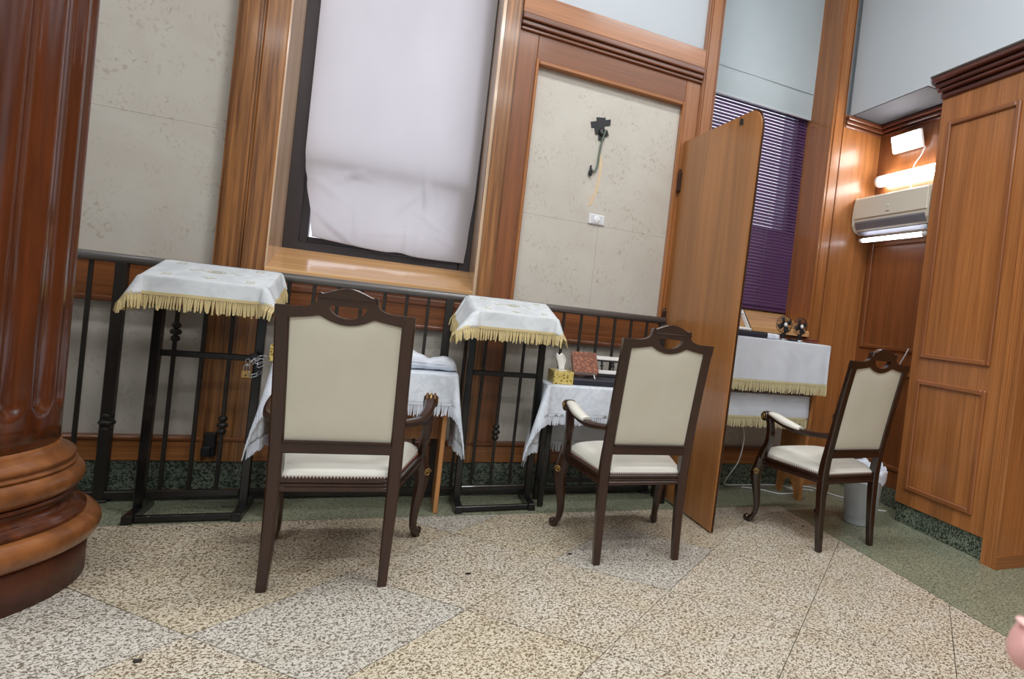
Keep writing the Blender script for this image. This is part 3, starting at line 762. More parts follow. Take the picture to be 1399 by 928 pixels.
    MB().sweep([(x, back(1.1), z + .003) for x, y, z in cap], [(.036, .007)] * 25, 'rect', up=(0, 0, 1)).sweep([(-.097, back(1.09) - .001, 1.090), (.097, back(1.09) - .001, 1.090)], [(.034, .004)] * 2, 'rect').build('crest_cap', wd, cr)
    # lower back rail and upholstered panel
    MB().sweep([(-.18, back(.535), .533), (.18, back(.535), .533)], [(.03, .044)] * 2, 'rect', cham=.15).sweep([(-.176, back(.557) - .016, .557), (.176, back(.557) - .016, .557)], [(.012, .01)] * 2, 'rect').build('lower_rail', wd, t)
    nu2, nz = 14, 20; vs = []; fs = []
    for side in (0, 1):
        for i in range(nu2 + 1):
            for j in range(nz + 1):
                x = lerp(-.178, .178, i / nu2); zt = low_z(x) + .012; z = lerp(.548, zt, j / nz)
                pf = .010 * (1 - abs(2 * i / nu2 - 1) ** 4) * (1 - abs(2 * j / nz - 1) ** 6)
                vs.append((x, back(z) + (-.006 - pf if side == 0 else .008 + pf * 1.8), z))
    m = (nu2 + 1) * (nz + 1)
    for i in range(nu2):
        for j in range(nz):
            a = i * (nz + 1) + j; f = (a, a + nz + 1, a + nz + 2, a + 1); fs.append(f); fs.append(tuple(m + k for k in reversed(f)))
    MB().add(vs, fs, True).build('back_panel', 'cream_leather', t)
    # arms: flaring rail, padded middle, scrolled end, S-shaped support; cabriole front legs with a gilt scroll
    for s in (-1, 1):
        path = spline([(.205, .0, .632), (.236, .08, .624), (.266, .17, .622), (.284, .28, .636), (.288, .38, .656), (.288, .452, .664)], 4)
        arm = MB().sweep([(s * x, y, z) for x, y, z in path], [(lerp(.038, .05, k / len(path)), .03) for k in range(len(path))], 'rect', up=(0, 0, 1), cham=.3)
        arm.lathe([(.0, -.028), (.022, -.03), (.028, -.024), (.031, 0), (.028, .024), (.022, .03), (.0, .028)], (s * .288, .458, .656), 14, 'X')
        a = arm.build('armrest', wd, t)
        pp = [p for p in path if .15 < p[1] < .435]
        MB().sweep([(s * x, y, z + .014) for x, y, z in pp], [(.056 * min(1, .5 + 1.4 * min(k, len(pp) - 1 - k) / len(pp) + .35), .042 * min(1, .6 + 1.2 * min(k, len(pp) - 1 - k) / len(pp))) for k in range(len(pp))], 'round', 12, up=(0, 0, 1)).build('arm_pad', 'pale_leather', a)
        sx = s * .3185
        def spiral(c, r, ax):
            pts = []
            for k in range(22):
                q = k / 21; an = q * 2 * PI * 1.6; rr = r * (1 - .82 * q); u, v = rr * math.cos(an), rr * math.sin(an); pts.append(Vector(c) + Vector(ax) * u + Vector((0, 0, v)))
            return pts
        MB().sweep(spiral((sx, .458, .656), .02, (0, 1, 0)), .005, 'round', 5).build('gilt_scroll', 'gold_paint', a)
        sup = spline([(.288, .43, .655, .038, .044), (.288, .412, .60, .040, .046), (.287, .408, .545, .040, .048), (.282, .424, .495, .040, .052), (.276, .46, .45, .040, .056), (.273, .484, .395, .044, .056)], 4)
        MB().vsec([(s * x, y, z, w, d) for x, y, z, w, d in sup], .2).build('arm_support', wd, t)
        leg = spline([(.270, .490, .405, .056, .058), (.276, .497, .35, .06, .064), (.284, .505, .305, .064, .07), (.283, .501, .255, .054, .058), (.274, .491, .18, .044, .046), (.268, .486, .11, .035, .037), (.269, .496, .06, .031, .035), (.278, .516, .028, .034, .04), (.284, .528, .006, .03, .036), (.284, .528, 0, .026, .03)], 4)
        lg = MB().vsec([(s * x, y, z, w, d) for x, y, z, w, d in leg], .3)
        lg.lathe([(.0, -.016), (.014, -.017), (.02, 0), (.014, .017), (.0, .016)], (s * .287, .546, .022), 10, 'X')
        l = lg.build('front_leg', wd, t)
        ax = Vector((s * .75, .66, 0)).normalized(); nrm = Vector((s * .66, -.75, 0)).normalized()
        MB().sweep([p + nrm * .006 for p in spiral(Vector((s * .284, .503, .318)) + nrm * .029, .019, ax)], .005, 'round', 5).build('gilt_scroll', 'gold_paint', l)
    return t
def paint(o, a, b):
    for c in kids(o):
        if c.type == 'MESH' and c.data.materials[0] == M(a): c.data = c.data.copy(); c.data.materials[0] = M(b)
        paint(c, a, b)
ch = make_chair()
chairs = [ch, copy_tree(ch), copy_tree(ch)]
paint(chairs[2], 'walnut', 'dark_walnut')
for a in kids(chairs[0]):                                   # the nearest chair has bare wooden arms with gilt carved ends
    if a.name.startswith('armrest'):
        for p in kids(a):
            if p.name.startswith('arm_pad'): bpy.data.objects.remove(p)
        sg = 1 if sum(v.co.x for v in a.data.vertices) > 0 else -1
        for k in (-1, 0, 1):
            MB().sweep([(sg * .288 + k * .016, .452 - .03 * math.cos(q), .656 + .034 * math.sin(q)) for q in [PI * (-.1 + .8 * n / 8) for n in range(9)]], [(.011, .012)] * 9, 'round', 8).build('carved_lobe', 'gold_paint' if k == 0 else 'brown_gilt', a)
for c, (x, y, a), lb in zip(chairs, ((-.178, 2.69, -3.8), (1.083, 2.735, -.5), (2.308, 2.72, 6.0)),
        ('cream upholstered brown wooden armchair facing the beech table, nearest the column', 'cream upholstered wooden armchair in the middle, beside the folding screen', 'cream upholstered darkest wooden armchair at right, beside the waste bin')):
    c.location = (x, y, 0); c.rotation_euler = (0, 0, R(a)); tag(c, lb, 'chair', 'upholstered armchairs facing the tables')

# ================================================================== WINDOW COVERINGS
def hung_cloth(name, xl, xr, zb, ztop, y, mat, amp, nx=26, nz=60, bulge=0.0, crease=0):
    """xl(z), xr(z), zb(u) give the outline; the sheet hangs in a vertical plane with gentle folds."""
    rnd = random.Random(5); vs = []; fs = []
    cr = [(rnd.uniform(.1, .9), rnd.uniform(0, .45), rnd.uniform(0, PI), rnd.uniform(.008, .018)) for _ in range(crease)]
    for i in range(nx + 1):
        for j in range(nz + 1):
            u = i / nx; v = (j / nz) ** 1.5
            z = lerp(zb(u), ztop, v); x = lerp(xl(z), xr(z), u)
            d = amp * math.sin(u * 9 + z * 1.3) + amp * .5 * math.sin(u * 23 + z * 3) + bulge * math.exp(-(z - zb(u)) * 3) * math.sin(u * PI)
            for cx, cz, a, h in cr:
                q = (x - lerp(xl(z), xr(z), cx)) * math.cos(a) + (z - zb(u) - cz) * math.sin(a); l = math.hypot(x - lerp(xl(z), xr(z), cx), z - zb(u) - cz)
                d += h * math.exp(-(q / .012) ** 2) * math.exp(-(l / .11) ** 2)
            vs.append((x, y - d, z))
    for i in range(nx):
        for j in range(nz): fs.append((i * (nz + 1) + j, (i + 1) * (nz + 1) + j, (i + 1) * (nz + 1) + j + 1, i * (nz + 1) + j + 1))
    return MB().add(vs, fs, True), vs
def pw(tab):
    def f(z):
        if z <= tab[0][0]: return tab[0][1]
        for (a, b), (c, d) in zip(tab, tab[1:]):
            if z <= c: q = (z - a) / (c - a); q = q * q * (3 - 2 * q); return lerp(b, d, q)
        return tab[-1][1]
    return f
xl = pw([(1.38, -.533), (1.5, -.548), (1.72, -.585), (1.80, -.600), (1.9, -.608), (3.6, -.610)])
xr = pw([(1.36, .296), (1.5, .305), (1.85, .322), (2.4, .329), (3.6, .33)])
mb, vv = hung_cloth('curtain', xl, xr, lambda u: 1.402 - .035 * u - .018 * math.sin(u * PI) + .012 * math.exp(-((u - .55) / .06) ** 2), 4.3, 4.318, 'curtain_cloth', .004, 60, 90, .012, 16)
cu = mb.build('window_curtain', 'curtain_cloth'); tag(cu, 'white cloth sheet hung over the left window, backlit and creased at its lower edge', 'curtain')
nz = 90
MB().sweep([Vector(vv[i * (nz + 1)]) + Vector((0, -.002, .004)) for i in range(0, 61, 2)], [(.004, .009)] * 31, 'rect', up=(0, 0, 1)).build('bottom_hem', 'curtain_cloth', cu)
MB().box(-.6, .33, 4.31, 4.326, 4.3, 4.33, .003).build('top_batten', 'white_plastic', cu)
mb, vv = hung_cloth('shade', lambda z: 1.772, lambda z: 2.764, lambda u: 2.905 - .012 * u, 4.4, 4.27, 'shade_cloth', .0025, 20, 20)
sh = mb.build('fabric_shade', 'shade_cloth'); tag(sh, 'pale blue-white fabric shade covering the top of the right window above the purple blind', 'shade')
MB().box(1.772, 2.764, 4.262, 4.278, 2.888, 2.908, .003).build('bottom_batten', 'white_paint', sh)
MB().box(1.772, 2.764, 4.262, 4.268, 3.098, 3.103, .001).build('seam', 'white_paint', sh)
vb = empty('venetian_blind', (2.27, 4.315, 1.33), 0, 'purple slatted venetian blind on the right window behind the folding screen', 'blind')
slat = None
zz = 1.365
while zz < 3.0:
    if slat is None:
        c = [(-.0138, -.001), (-.006, .0012), (0, .002), (.006, .0012), (.0138, -.001)]
        poly = c + [(a, b - .0007) for a, b in reversed(c)]
        o = MB().prism(poly, -.495, .495, 'X').build('slat', 'slat_purple', vb); slat = o.data
    else: o = bpy.data.objects.new('slat', slat); COL.objects.link(o); o.parent = vb
    o.location = (0, 0, zz - 1.33); o.rotation_euler = (R(82 if zz < 1.97 else 64) + random.uniform(-.03, .03), 0, 0); zz += .0255
MB().box(-.495, .495, -.012, .012, -.008, .014, .003).build('bottom_bar', 'slat_purple', vb)
for x in (-.3, .22): MB().sweep([(x, -.016, .0), (x, -.016, 1.65)], .003, 'round', 5).build('ladder_cord', 'grey_plastic', vb)

# ================================================================== WALL FITTINGS
sk = empty('wall_socket', (1.046, WY, 1.752), 0, 'white wall socket on the marble door panel under the scarred plaster', 'socket')
MB().box(-.054, .054, -.012, 0, -.034, .034, .006).build('plate', 'white_plastic', sk)
MB().box(-.036, .036, -.0136, -.012, -.026, .026, .001).build('inner_frame', 'bin_plastic', sk)
MB().lathe([(.0, -.0155), (.022, -.0155), (.024, -.0136), (.024, -.012)], n=20, axis='Y').build('insert', 'white_plastic', sk)
for x, z in ((-.008, -.004), (.008, -.004), (0, .009)): MB().lathe([(0, -.0166), (.0028, -.0166), (.0028, -.014)], (x, 0, z), 8, 'Y').build('hole', 'black_plastic', sk)
tp = empty('tape_patch', (1.0, WY, 2.345), 0, 'black adhesive tape crossed over a cable end on the marble panel', 'tape')
def strip(pts, y0): MB().prism([(x - 1.0, z - 2.345) for x, z in pts], -y0 - .0016, -y0, 'Y').build('tape_strip', 'black_plastic', tp)
strip([(.937, 2.367), (.946, 2.327), (1.068, 2.371), (1.068, 2.414)], .0)
strip([(.971, 2.404), (.99, 2.30), (1.032, 2.31), (1.033, 2.415)], .002)
strip([(.962, 2.345), (.975, 2.295), (1.01, 2.30), (1.0, 2.352)], .004)
strip([(.994, 2.315), (.998, 2.262), (1.036, 2.266), (1.034, 2.32)], .006)
strip([(1.02, 2.335), (1.035, 2.29), (1.064, 2.305), (1.05, 2.338)], .008)
MB().lathe([(0, -.02), (.02, -.02), (.026, -.012), (.028, -.004)], (.02, 0, -.03), 10, 'Y').build('cable_knot', 'black_plastic', tp)
wi = empty('hanging_wire', (1.0, WY, 2.2), 0, 'thin grey-green wire hanging from the black tape, ending in a black connector', 'wire')
W_ = [(1.038, -.02, 2.335), (1.022, -.016, 2.264), (1.014, -.012, 2.177), (1.009, -.012, 2.09), (.992, -.012, 2.055), (.974, -.012, 2.07)]
MB().sweep([(x - 1.0, y, z - 2.2) for x, y, z in spline(W_, 5)], .012, 'round', 7).build('wire', 'wall_wire', wi)
MB().box(-.042, -.02, -.02, -.004, -.175, -.145, .003).box(-.036, -.026, -.018, -.006, -.15, -.11, .002).build('connector', 'black_plastic', wi)
sc = MB()
pts = spline([(1.018, 2.182), (1.032, 2.124), (1.034, 2.039), (1.024, 1.951), (1.002, 1.87), (.985, 1.834)], 5)
rr = random.Random(3)
for (x0, z0), (x1, z1) in zip(pts, pts[1:]):
    w0 = .007 + rr.uniform(0, .004)
    sc.prism([(x0 - w0, z0), (x0 + w0, z0), (x1 + w0 * .9, z1 - .001), (x1 - w0, z1 - .001)], WY - .0014 - rr.uniform(0, .001), WY, 'Y')
sc.prism([(.975, 1.90), (.982, 1.905), (.99, 1.875), (.984, 1.87)], WY - .0018, WY, 'Y')
o = sc.build('plaster_scar', 'plaster_scar', wall_back, 'stuff')
lk = empty('wall_box', (-.832, 3.97, .252), 0, 'small black box fitted low on the wood pilaster behind the left lectern', 'box')
MB().box(-.026, .026, -.03, 0, -.062, .062, .006).build('body', 'black_plastic', lk)
MB().box(-.03, .012, -.045, -.028, -.058, -.008, .006).build('plug', 'black_plastic', lk)
# ---- air conditioner and lamps on the right wall
ac = empty('air_conditioner', (3.25, 3.55, 2.13), 0, 'cream wall mounted air conditioner above the right corner recess', 'air conditioner')
prof = [(0, -.13), (0, .145), (-.165, .148), (-.185, .14), (-.197, .08), (-.2, -.02), (-.196, -.075), (-.17, -.118), (-.12, -.135)]
MB().prism(prof, -.40, .395, 'Y').build('body', 'ac_plastic', ac)
MB().box(-.208, -.19, -.385, .38, -.03, .13, .006).build('front_panel', 'ac_plastic', ac)
for s in (-1, 1): MB().prism([(a * 1.012, b * 1.01) for a, b in prof], s * .398 - .006, s * .398 + .006, 'Y').build('end_cap', 'ac_plastic', ac)
MB().prism([(-.203, -.05), (-.203, -.062), (-.182, -.108), (-.176, -.104)], -.37, .365, 'Y').build('louvre', 'grey_plastic', ac)
MB().prism([(-.172, -.112), (-.166, -.125), (-.125, -.143), (-.12, -.137)], -.37, .365, 'Y').build('lower_louvre', 'grey_plastic', ac)
MB().lathe([(0, -.211), (.008, -.211), (.009, -.206)], (0, .0, .04), 10, 'X').build('badge', 'white_plastic', ac)
MB().box(-.2095, -.207, -.018, .018, -.004, .003).build('indicator', 'grey_plastic', ac)
def tube_lamp(loc, ln, r, label, mat, body, depth):
    t = empty('tube_lamp', loc, 0, label, 'lamp')
    MB().box(-depth, 0, -ln / 2, ln / 2, -r * .7, r * .7, .004).build('housing', body, t)
    MB().lathe([(0, -ln / 2 + .03), (r * .9, -ln / 2 + .032), (r, -ln / 2 + .05), (r, ln / 2 - .05), (r * .9, ln / 2 - .032), (0, ln / 2 - .03)], (-depth - r * .2, 0, 0), 14, 'Y').build('tube', mat, t)
    for s in (-1, 1): MB().lathe([(0, -.018), (r * 1.08, -.017), (r * 1.08, .017), (0, .018)], (-depth - r * .2, s * (ln / 2 - .018), 0), 12, 'Y').build('end_cap', 'white_plastic', t)
    return t
tube_lamp((3.25, 3.55, 2.425), .68, .042, 'bright white tube lamp on the wood wall just above the air conditioner', 'lamp_glow', 'white_plastic', .03)
tube_lamp((3.13, 3.55, 1.945), .70, .016, 'thin bluish tube lamp mounted just under the air conditioner', 'tube_glow', 'white_plastic', .018)
fl = empty('flood_lamp', (3.25, 3.61, 2.69), 0, 'square bright flood lamp high on the wood wall above the tube lamp', 'lamp')
b = MB().box(-.025, 0, -.155, .155, -.066, .066, .006).build('body', 'white_plastic', fl); b.location = (-.03, 0, 0); b.rotation_euler = (0, R(-18), 0)
g_ = MB().box(-.034, -.0255, -.146, .146, -.058, .058, .003).build('lens', 'lamp_glow', fl); g_.location = (-.03, 0, 0); g_.rotation_euler = (0, R(-18), 0)
MB().box(-.03, 0, -.02, .02, -.012, .012, .002).build('bracket', 'white_plastic', fl)
wr_ = tag(MB().sweep(spline([(3.225, 3.44, 2.62), (3.20, 3.445, 2.55), (3.155, 3.455, 2.47), (3.15, 3.46, 2.40), (3.16, 3.465, 2.29)], 4), .008, 'round', 6).build('lamp_wire', 'white_plastic'), 'thin white wire running down from the flood lamp to the air conditioner', 'wire')
tag(MB().sweep(spline([(3.232, 3.372, 1.15), (3.225, 3.378, 1.12), (3.222, 3.43, 1.03), (3.23, 3.45, 1.0)], 4), .01, 'round', 6).build('pipe_end', 'white_plastic'), 'short white pipe end leaning on the moulding behind the right armchair', 'pipe')

# ================================================================== THINGS ON THE TABLES
TZ = .7405
# towel: a folded roll lying flat with one end heaped
def towel():
    nu, nv = 34, 22; vs = []
    for i in range(nu + 1):
        for j in range(nv):
            u = i / nu; a = 2 * PI * j / nv; x = lerp(-.15, .15, u)
            h = lerp(.05, .030, min(1, u * 1.5)) * (1 + .25 * math.exp(-((u - .14) / .13) ** 2)) - .008 * math.exp(-((u - .52) / .07) ** 2) + .006 * math.exp(-((u - .75) / .12) ** 2)
            e = min(1, (min(u, 1 - u) / .07)) ** .5 if min(u, 1 - u) < .07 else 1
            ry = (.075 + .008 * math.sin(u * 9)) * (.6 + .4 * e); hz = h * e
            c, s_ = math.cos(a), math.sin(a); cc = math.copysign(abs(c) ** .6, c); ss = math.copysign(abs(s_) ** .6, s_)
            vs.append((x, ry * cc + .004 * math.sin(u * 14), hz + hz * ss + .002 * math.sin(a * 3 + u * 20)))
    fs = [(i * nv + j, (i + 1) * nv + j, (i + 1) * nv + (j + 1) % nv, i * nv + (j + 1) % nv) for i in range(nu) for j in range(nv)]
    fs += [tuple(range(nv)), tuple(nu * nv + k for k in range(nv))]
    o = MB().add(vs, fs, True).build('folded_towel', 'towel_cloth'); o.location = (.125, 3.655, TZ + .006)
    tag(o, 'white folded towel heaped on the beech table cloth, right of the nearest chair back', 'towel')
    c = MB()
    for k, zz in enumerate((.03, .047)): c.sweep([(lerp(-.13, .13, q / 12), -.082 - .003 * math.sin(q), zz * (1 - .25 * q / 12)) for q in range(13)], [(.004, .006)] * 13, 'rect')
    c.build('folded_edge', 'towel_cloth', o)
towel()
def tissue_box(loc, rz, label, sx, sy, sz, tissue=True):
    t = empty('tissue_box', loc, rz, label, 'tissue box')
    MB().box(-sx / 2, sx / 2, -sy / 2, sy / 2, 0, sz, .0015).build('carton', 'gilt_card', t)
    ov = [(.6 * sx / 2 * math.cos(k / 16 * 2 * PI), .5 * sy / 2 * math.sin(k / 16 * 2 * PI)) for k in range(16)]
    MB().prism(ov, sz, sz + .0008).build('opening', 'paper', t)
    if tissue:
        vs = []; fs = []
        for i in range(9):
            for j in range(9):
                u, v = i / 8 - .5, j / 8; w = .02 + .03 * v if v < .75 else .0425 - .05 * (v - .75)
                vs.append((u * 2 * w * .75 - .012 * v, .012 * math.sin(u * 7) * (1 - v * .3) + .01 * v, sz + v * .095 + .006 * math.sin(u * 9) * v))
        for i in range(8):
            for j in range(8): fs.append((i * 9 + j, (i + 1) * 9 + j, (i + 1) * 9 + j + 1, i * 9 + j + 1))
        o = MB().add(vs, fs, True).build('tissue', 'paper', t); m = o.modifiers.new('t', 'SOLIDIFY'); m.thickness = .001
    return t
tissue_box((.853, 3.70, .7135), R(-1), 'gilt floral tissue box with a raised tissue beside the leather book', .115, .19, .073)
tissue_box((-.50, 3.62, TZ + .003), 0, 'gilt tissue box at the left end of the beech table, behind the chair back', .12, .11, .078, False)
def book(name, loc, rot, w, d, h, cover, label, cat='book', ribbon=False):
    t = empty(name, loc, 0, label, cat); t.rotation_euler = rot
    MB().box(-w / 2, w / 2, -d / 2, d / 2, 0, .0035, .001).build('back_cover', cover, t)
    MB().box(-w / 2, w / 2, -d / 2, d / 2, h - .0035, h, .001).build('front_cover', cover, t)
    MB().box(-w / 2 + .006, w / 2 - .004, -d / 2 + .005, d / 2 - .005, .0035, h - .0035).build('pages', 'paper', t)
    MB().prism([(w / 2 - .004, .0), (w / 2 + .003, h * .25), (w / 2 + .004, h * .5), (w / 2 + .003, h * .75), (w / 2 - .004, h)], -d / 2, d / 2, 'Y').build('spine', cover, t)
    if ribbon: MB().sweep([(.05, -d / 2 + .004, h * .5), (.052, -d / 2 - .012, h * .4), (.062, -d / 2 - .04, h * .1)], [(.007, .0012)] * 3, 'rect').build('bookmark', 'paper', t)
    return t
book('large_book', (1.10, 3.69, .7135), (0, 0, R(-91)), .155, .37, .040, 'navy_cover', 'large dark navy closed book lying flat under the brown leather book')
book('leather_book', (.99, 3.714, .822), (R(47), 0, 0), .15, .155, .035, 'embossed_leather', 'brown embossed leather prayer book with white ribbon, propped on the book rest', ribbon=True)
def book_rest(loc, rz, label, w, h):
    t = empty('book_rest', loc, rz, label, 'book rest')
    for k, zz in enumerate((.03, h)):
        MB().box(-w / 2, w / 2, -.011, .003, zz - .014, zz + .010, .002).build('rail', 'bin_plastic' if False else 'paper', t)
        MB().box(-w / 2 - .003, w / 2 + .003, -.012, .004, zz - .022, zz - .0145, .001).build('rail_edge', 'black_plastic', t)
    n = 4
    for k in range(n):
        x = lerp(-w / 2 + .03, w / 2 - .03, k / (n - 1))
        MB().lathe([(.004, .042), (.009, .047), (.004, .053), (.011, .068), (.004, .082), (.009, .087), (.004, h - .022)], (x, 0, 0), 10).build('spindle', 'black_plastic', t)
    for s in (-1, 1): MB().box(s * (w / 2) - .006, s * (w / 2) + .006, -.012, .012, 0, h + .012, .002).build('side', 'black_plastic', t)
    MB().box(-w / 2, w / 2, -.01, .02, 0, .01, .002).build('foot', 'black_plastic', t)
    return t
b = book_rest((1.16, 3.768, .757), 0, 'white and black book rest with turned spindles behind the leather book', .28, .118); b.rotation_euler = (R(-16), 0, 0)
# ---- on the reading desk
DZ = 1.1095
fan0 = empty('desk_fan', (2.314, 3.60, DZ), 0, 'small black round desk fan, left of the pair on the reading desk', 'fan', 'small desk fans')
def fan(t):
    MB().lathe([(.0, 0), (.03, 0), (.032, .006), (.024, .012), (.0, .014)], n=16).build('base', 'steel', t)
    MB().box(-.012, .012, -.01, .012, .012, .052, .003).build('stem', 'black_plastic', t)
    h = MB()
    for r, y in ((.062, 0), (.055, -.008), (.045, -.012), (.034, -.014), (.023, -.015), (.062, .012)):
        h.sweep([(r * math.cos(k / 20 * 2 * PI), y, .108 + r * math.sin(k / 20 * 2 * PI)) for k in range(20)], .0028, 'round', 5, closed=True)
    for k in range(16):
        a = k / 16 * 2 * PI; h.sweep([(.014 * math.cos(a), -.015, .108 + .014 * math.sin(a)), (.05 * math.cos(a), -.010, .108 + .05 * math.sin(a)), (.062 * math.cos(a), 0, .108 + .062 * math.sin(a)), (.062 * math.cos(a), .012, .108 + .062 * math.sin(a)), (.02 * math.cos(a), .022, .108 + .02 * math.sin(a))], .0022, 'round', 4)
    h.build('cage', 'rail_dark', t, 'stuff')
    MB().lathe([(0, -.019), (.011, -.018), (.014, -.012), (.014, -.009)], (0, 0, .108), 14, 'Y').build('hub', 'white_plastic', t)
    MB().lathe([(0, .026), (.018, .024), (.02, .008), (0, .006)], (0, 0, .108), 12, 'Y').build('motor', 'black_plastic', t)
    for k in range(4):
        a = k * PI / 2 + .4; m = MB(); ps = []
        for r, w, tw in ((.008, .012, .004), (.03, .032, .006), (.054, .034, .005)):
            u = Vector((math.cos(a), 0, math.sin(a))); v = Vector((-math.sin(a), 0, math.cos(a)))
            ps.append([Vector((0, 0, .108)) + u * r + v * w / 2 + Vector((0, -tw, 0)), Vector((0, 0, .108)) + u * r - v * w / 2 + Vector((0, tw, 0)), Vector((0, 0, .108)) + u * r - v * w / 2 + Vector((0, tw + .001, 0)), Vector((0, 0, .108)) + u * r + v * w / 2 + Vector((0, -tw + .001, 0))])
        m.loft(ps).build('blade', 'frame_metal', t)
fan(fan0)
fan1 = copy_tree(fan0); fan1.location = (2.446, 3.60, DZ); fan1.rotation_euler = (0, 0, R(8)); fan1['label'] = 'small black round desk fan, right of the pair on the reading desk'
book('maroon_book', (2.01, 3.58, DZ), (0, 0, R(-90)), .13, .25, .038, 'navy_cover', 'dark maroon book lying flat at the left of the reading desk')
pk = empty('tissue_pack', (2.195, 3.56, DZ), 0, 'white soft tissue pack between the dark book and the fans', 'tissue pack')
MB().box(-.05, .05, -.03, .03, 0, .036, .012).build('wrapper', 'bag_film', pk); MB().prism([(-.03, .0355), (.03, .0355), (.028, .0375), (-.028, .0375)], -.012, .012, 'Y').build('flap', 'paper', pk)
bw = empty('spectacle_case', (2.555, 3.6, DZ), 0, 'small brown case at the right corner of the reading desk', 'case')
MB().box(-.04, .04, -.03, .03, 0, .018, .006).build('base', 'brown_plastic', bw); MB().box(-.04, .04, -.03, .03, .0185, .03, .007).build('lid', 'brown_plastic', bw)
cp = empty('charger', (2.38, 3.58, DZ), 0, 'small dark charger lying between the two fans', 'charger')
MB().box(-.03, .03, -.02, .02, 0, .016, .005).build('body', 'black_plastic', cp); MB().sweep([(-.03, 0, .008), (-.05, .01, .006), (-.056, .03, .004)], .005, 'round', 6).build('lead', 'black_plastic', cp)
ar = empty('slanted_book_rest', (2.0, 3.66, DZ + .004), 0, 'white open frame book rest leaning behind the dark book on the reading desk', 'book rest')
for a, b in (((-.12, .0, .045), (.085, .0, .045)), ((-.12, .04, .15), (.035, .04, .15))):
    MB().sweep([a, b], [(.03, .014)] * 2, 'rect', up=(0, -.4, 1)).build('rail', 'paper', ar)
for x0, x1 in ((.09, .02), (-.115, -.15)): MB().sweep([(x0, -.012, .0), (x1, .045, .165)], [(.016, .026)] * 2, 'rect').build('side', 'paper', ar); MB().sweep([(x0 + .012, -.006, .0), (x1 + .012, .053, .165)], [(.007, .028)] * 2, 'rect').build('side_edge', 'black_plastic', ar)

# ================================================================== PADLOCK AND CHAIN ON THE LEFT LECTERN
pl = empty('padlock', (-.643, 3.575, .675), 0, 'brass padlock hanging from the steel chain on the left lectern', 'padlock')
MB().box(-.019, .019, -.008, .008, -.02, .016, .003).build('body', 'brass', pl)
MB().sweep([(-.012, 0, .012), (-.012, 0, .03)] + [(-.012 * math.cos(k / 8 * PI), 0, .03 + .013 * math.sin(k / 8 * PI)) for k in range(1, 8)] + [(.012, 0, .03), (.012, 0, .012)], .006, 'round', 8).build('shackle', 'steel', pl)
MB().lathe([(0, -.0095), (.004, -.0095), (.0045, -.008)], (0, 0, -.006), 8, 'Y').build('keyhole', 'black_plastic', pl)
chn = empty('steel_chain', (-.61, 3.6, .745), 0, 'steel link chain wound round the left lectern upright at its crossbar', 'chain')
def link_mesh():
    return MB().sweep([(.007 * math.cos(a), 0, math.copysign(.011, math.sin(a)) * (1 if abs(math.sin(a)) > .01 else 0) + .007 * math.sin(a)) for a in [k / 14 * 2 * PI + .22 for k in range(14)]], .004, 'round', 6, closed=True)
lk0 = None
for k, (x, y, z, ry, rz) in enumerate([(-.033, 3.578, .728, 0, 20), (-.034, 3.575, .705, 5, 100), (-.012, 3.572, .752, 60, 10), (.006, 3.57, .748, 75, 60), (.022, 3.575, .758, 85, 0), (-.01, 3.568, .735, 40, 30), (.008, 3.566, .732, 50, 100), (.022, 3.57, .722, 55, 20), (-.004, 3.562, .745, 45, 60), (.014, 3.562, .74, 60, 0), (-.018, 3.572, .672, -20, 60), (-.006, 3.574, .668, 70, 20), (.014, 3.578, .68, 75, 70)]):
    if lk0 is None: o = link_mesh().build('link', 'steel', chn); lk0 = o.data
    else: o = bpy.data.objects.new('link', lk0); COL.objects.link(o); o.parent = chn
    o.location = (x, y - 3.6, z - .745); o.rotation_euler = (0, R(ry), R(rz))
MB().box(-.026, .004, -.04, -.02, .0, .03, .006).build('strap', 'black_plastic', chn)

# ================================================================== BIN, CORDS, SCRAPS
bn = empty('waste_bin', (2.735, 3.11, 0), 0, 'translucent grey plastic waste bin lined with a bag behind the right armchair', 'bin')
MB().lathe([(.0, .004), (.09, .004), (.093, 0), (.098, .006), (.1, .05), (.104, .052), (.128, .33), (.134, .335), (.134, .343), (.125, .343), (.096, .06), (.0, .05)], n=40).build('body', 'bin_plastic', bn)
rr = random.Random(9); rings = []
for q, (r, z) in enumerate(((.122, .30), (.127, .345), (.137, .36), (.142, .35), (.140, .315), (.138, .285))):
    rings.append([((r + .004 * math.sin(k * 1.9 + q) * (q > 0)) * math.cos(k / 48 * 2 * PI), (r + .004 * math.sin(k * 2.3 + q)) * math.sin(k / 48 * 2 * PI), z + (.012 * math.sin(k * .8 + q) + .008 * math.sin(k * 2.1)) * (q > 1) + (.02 if q in (1, 2) and 0 <= k < 14 else 0)) for k in range(48)])
MB().loft(rings, False, False).build('bag', 'bag_film', bn)
tag(MB().sweep(spline([(2.10, 3.74, .66), (2.15, 3.70, .447), (2.155, 3.70, .362), (2.143, 3.72, .236), (2.12, 3.80, .11), (2.16, 3.90, .03), (2.31, 3.955, .008), (2.45, 3.96, .006), (2.56, 3.955, .006), (2.65, 3.93, .006), (2.71, 3.87, .006), (2.80, 3.90, .006), (2.90, 3.87, .006), (2.94, 3.73, .006), (2.99, 3.605, .006), (3.04, 3.56, .006), (3.12, 3.49, .006), (3.19, 3.47, .006), (3.222, 3.48, .01)], 8), .009, 'round', 7).build('power_cord', 'white_plastic'), 'white power cord dropping from the reading desk and trailing behind the waste bin', 'cord')
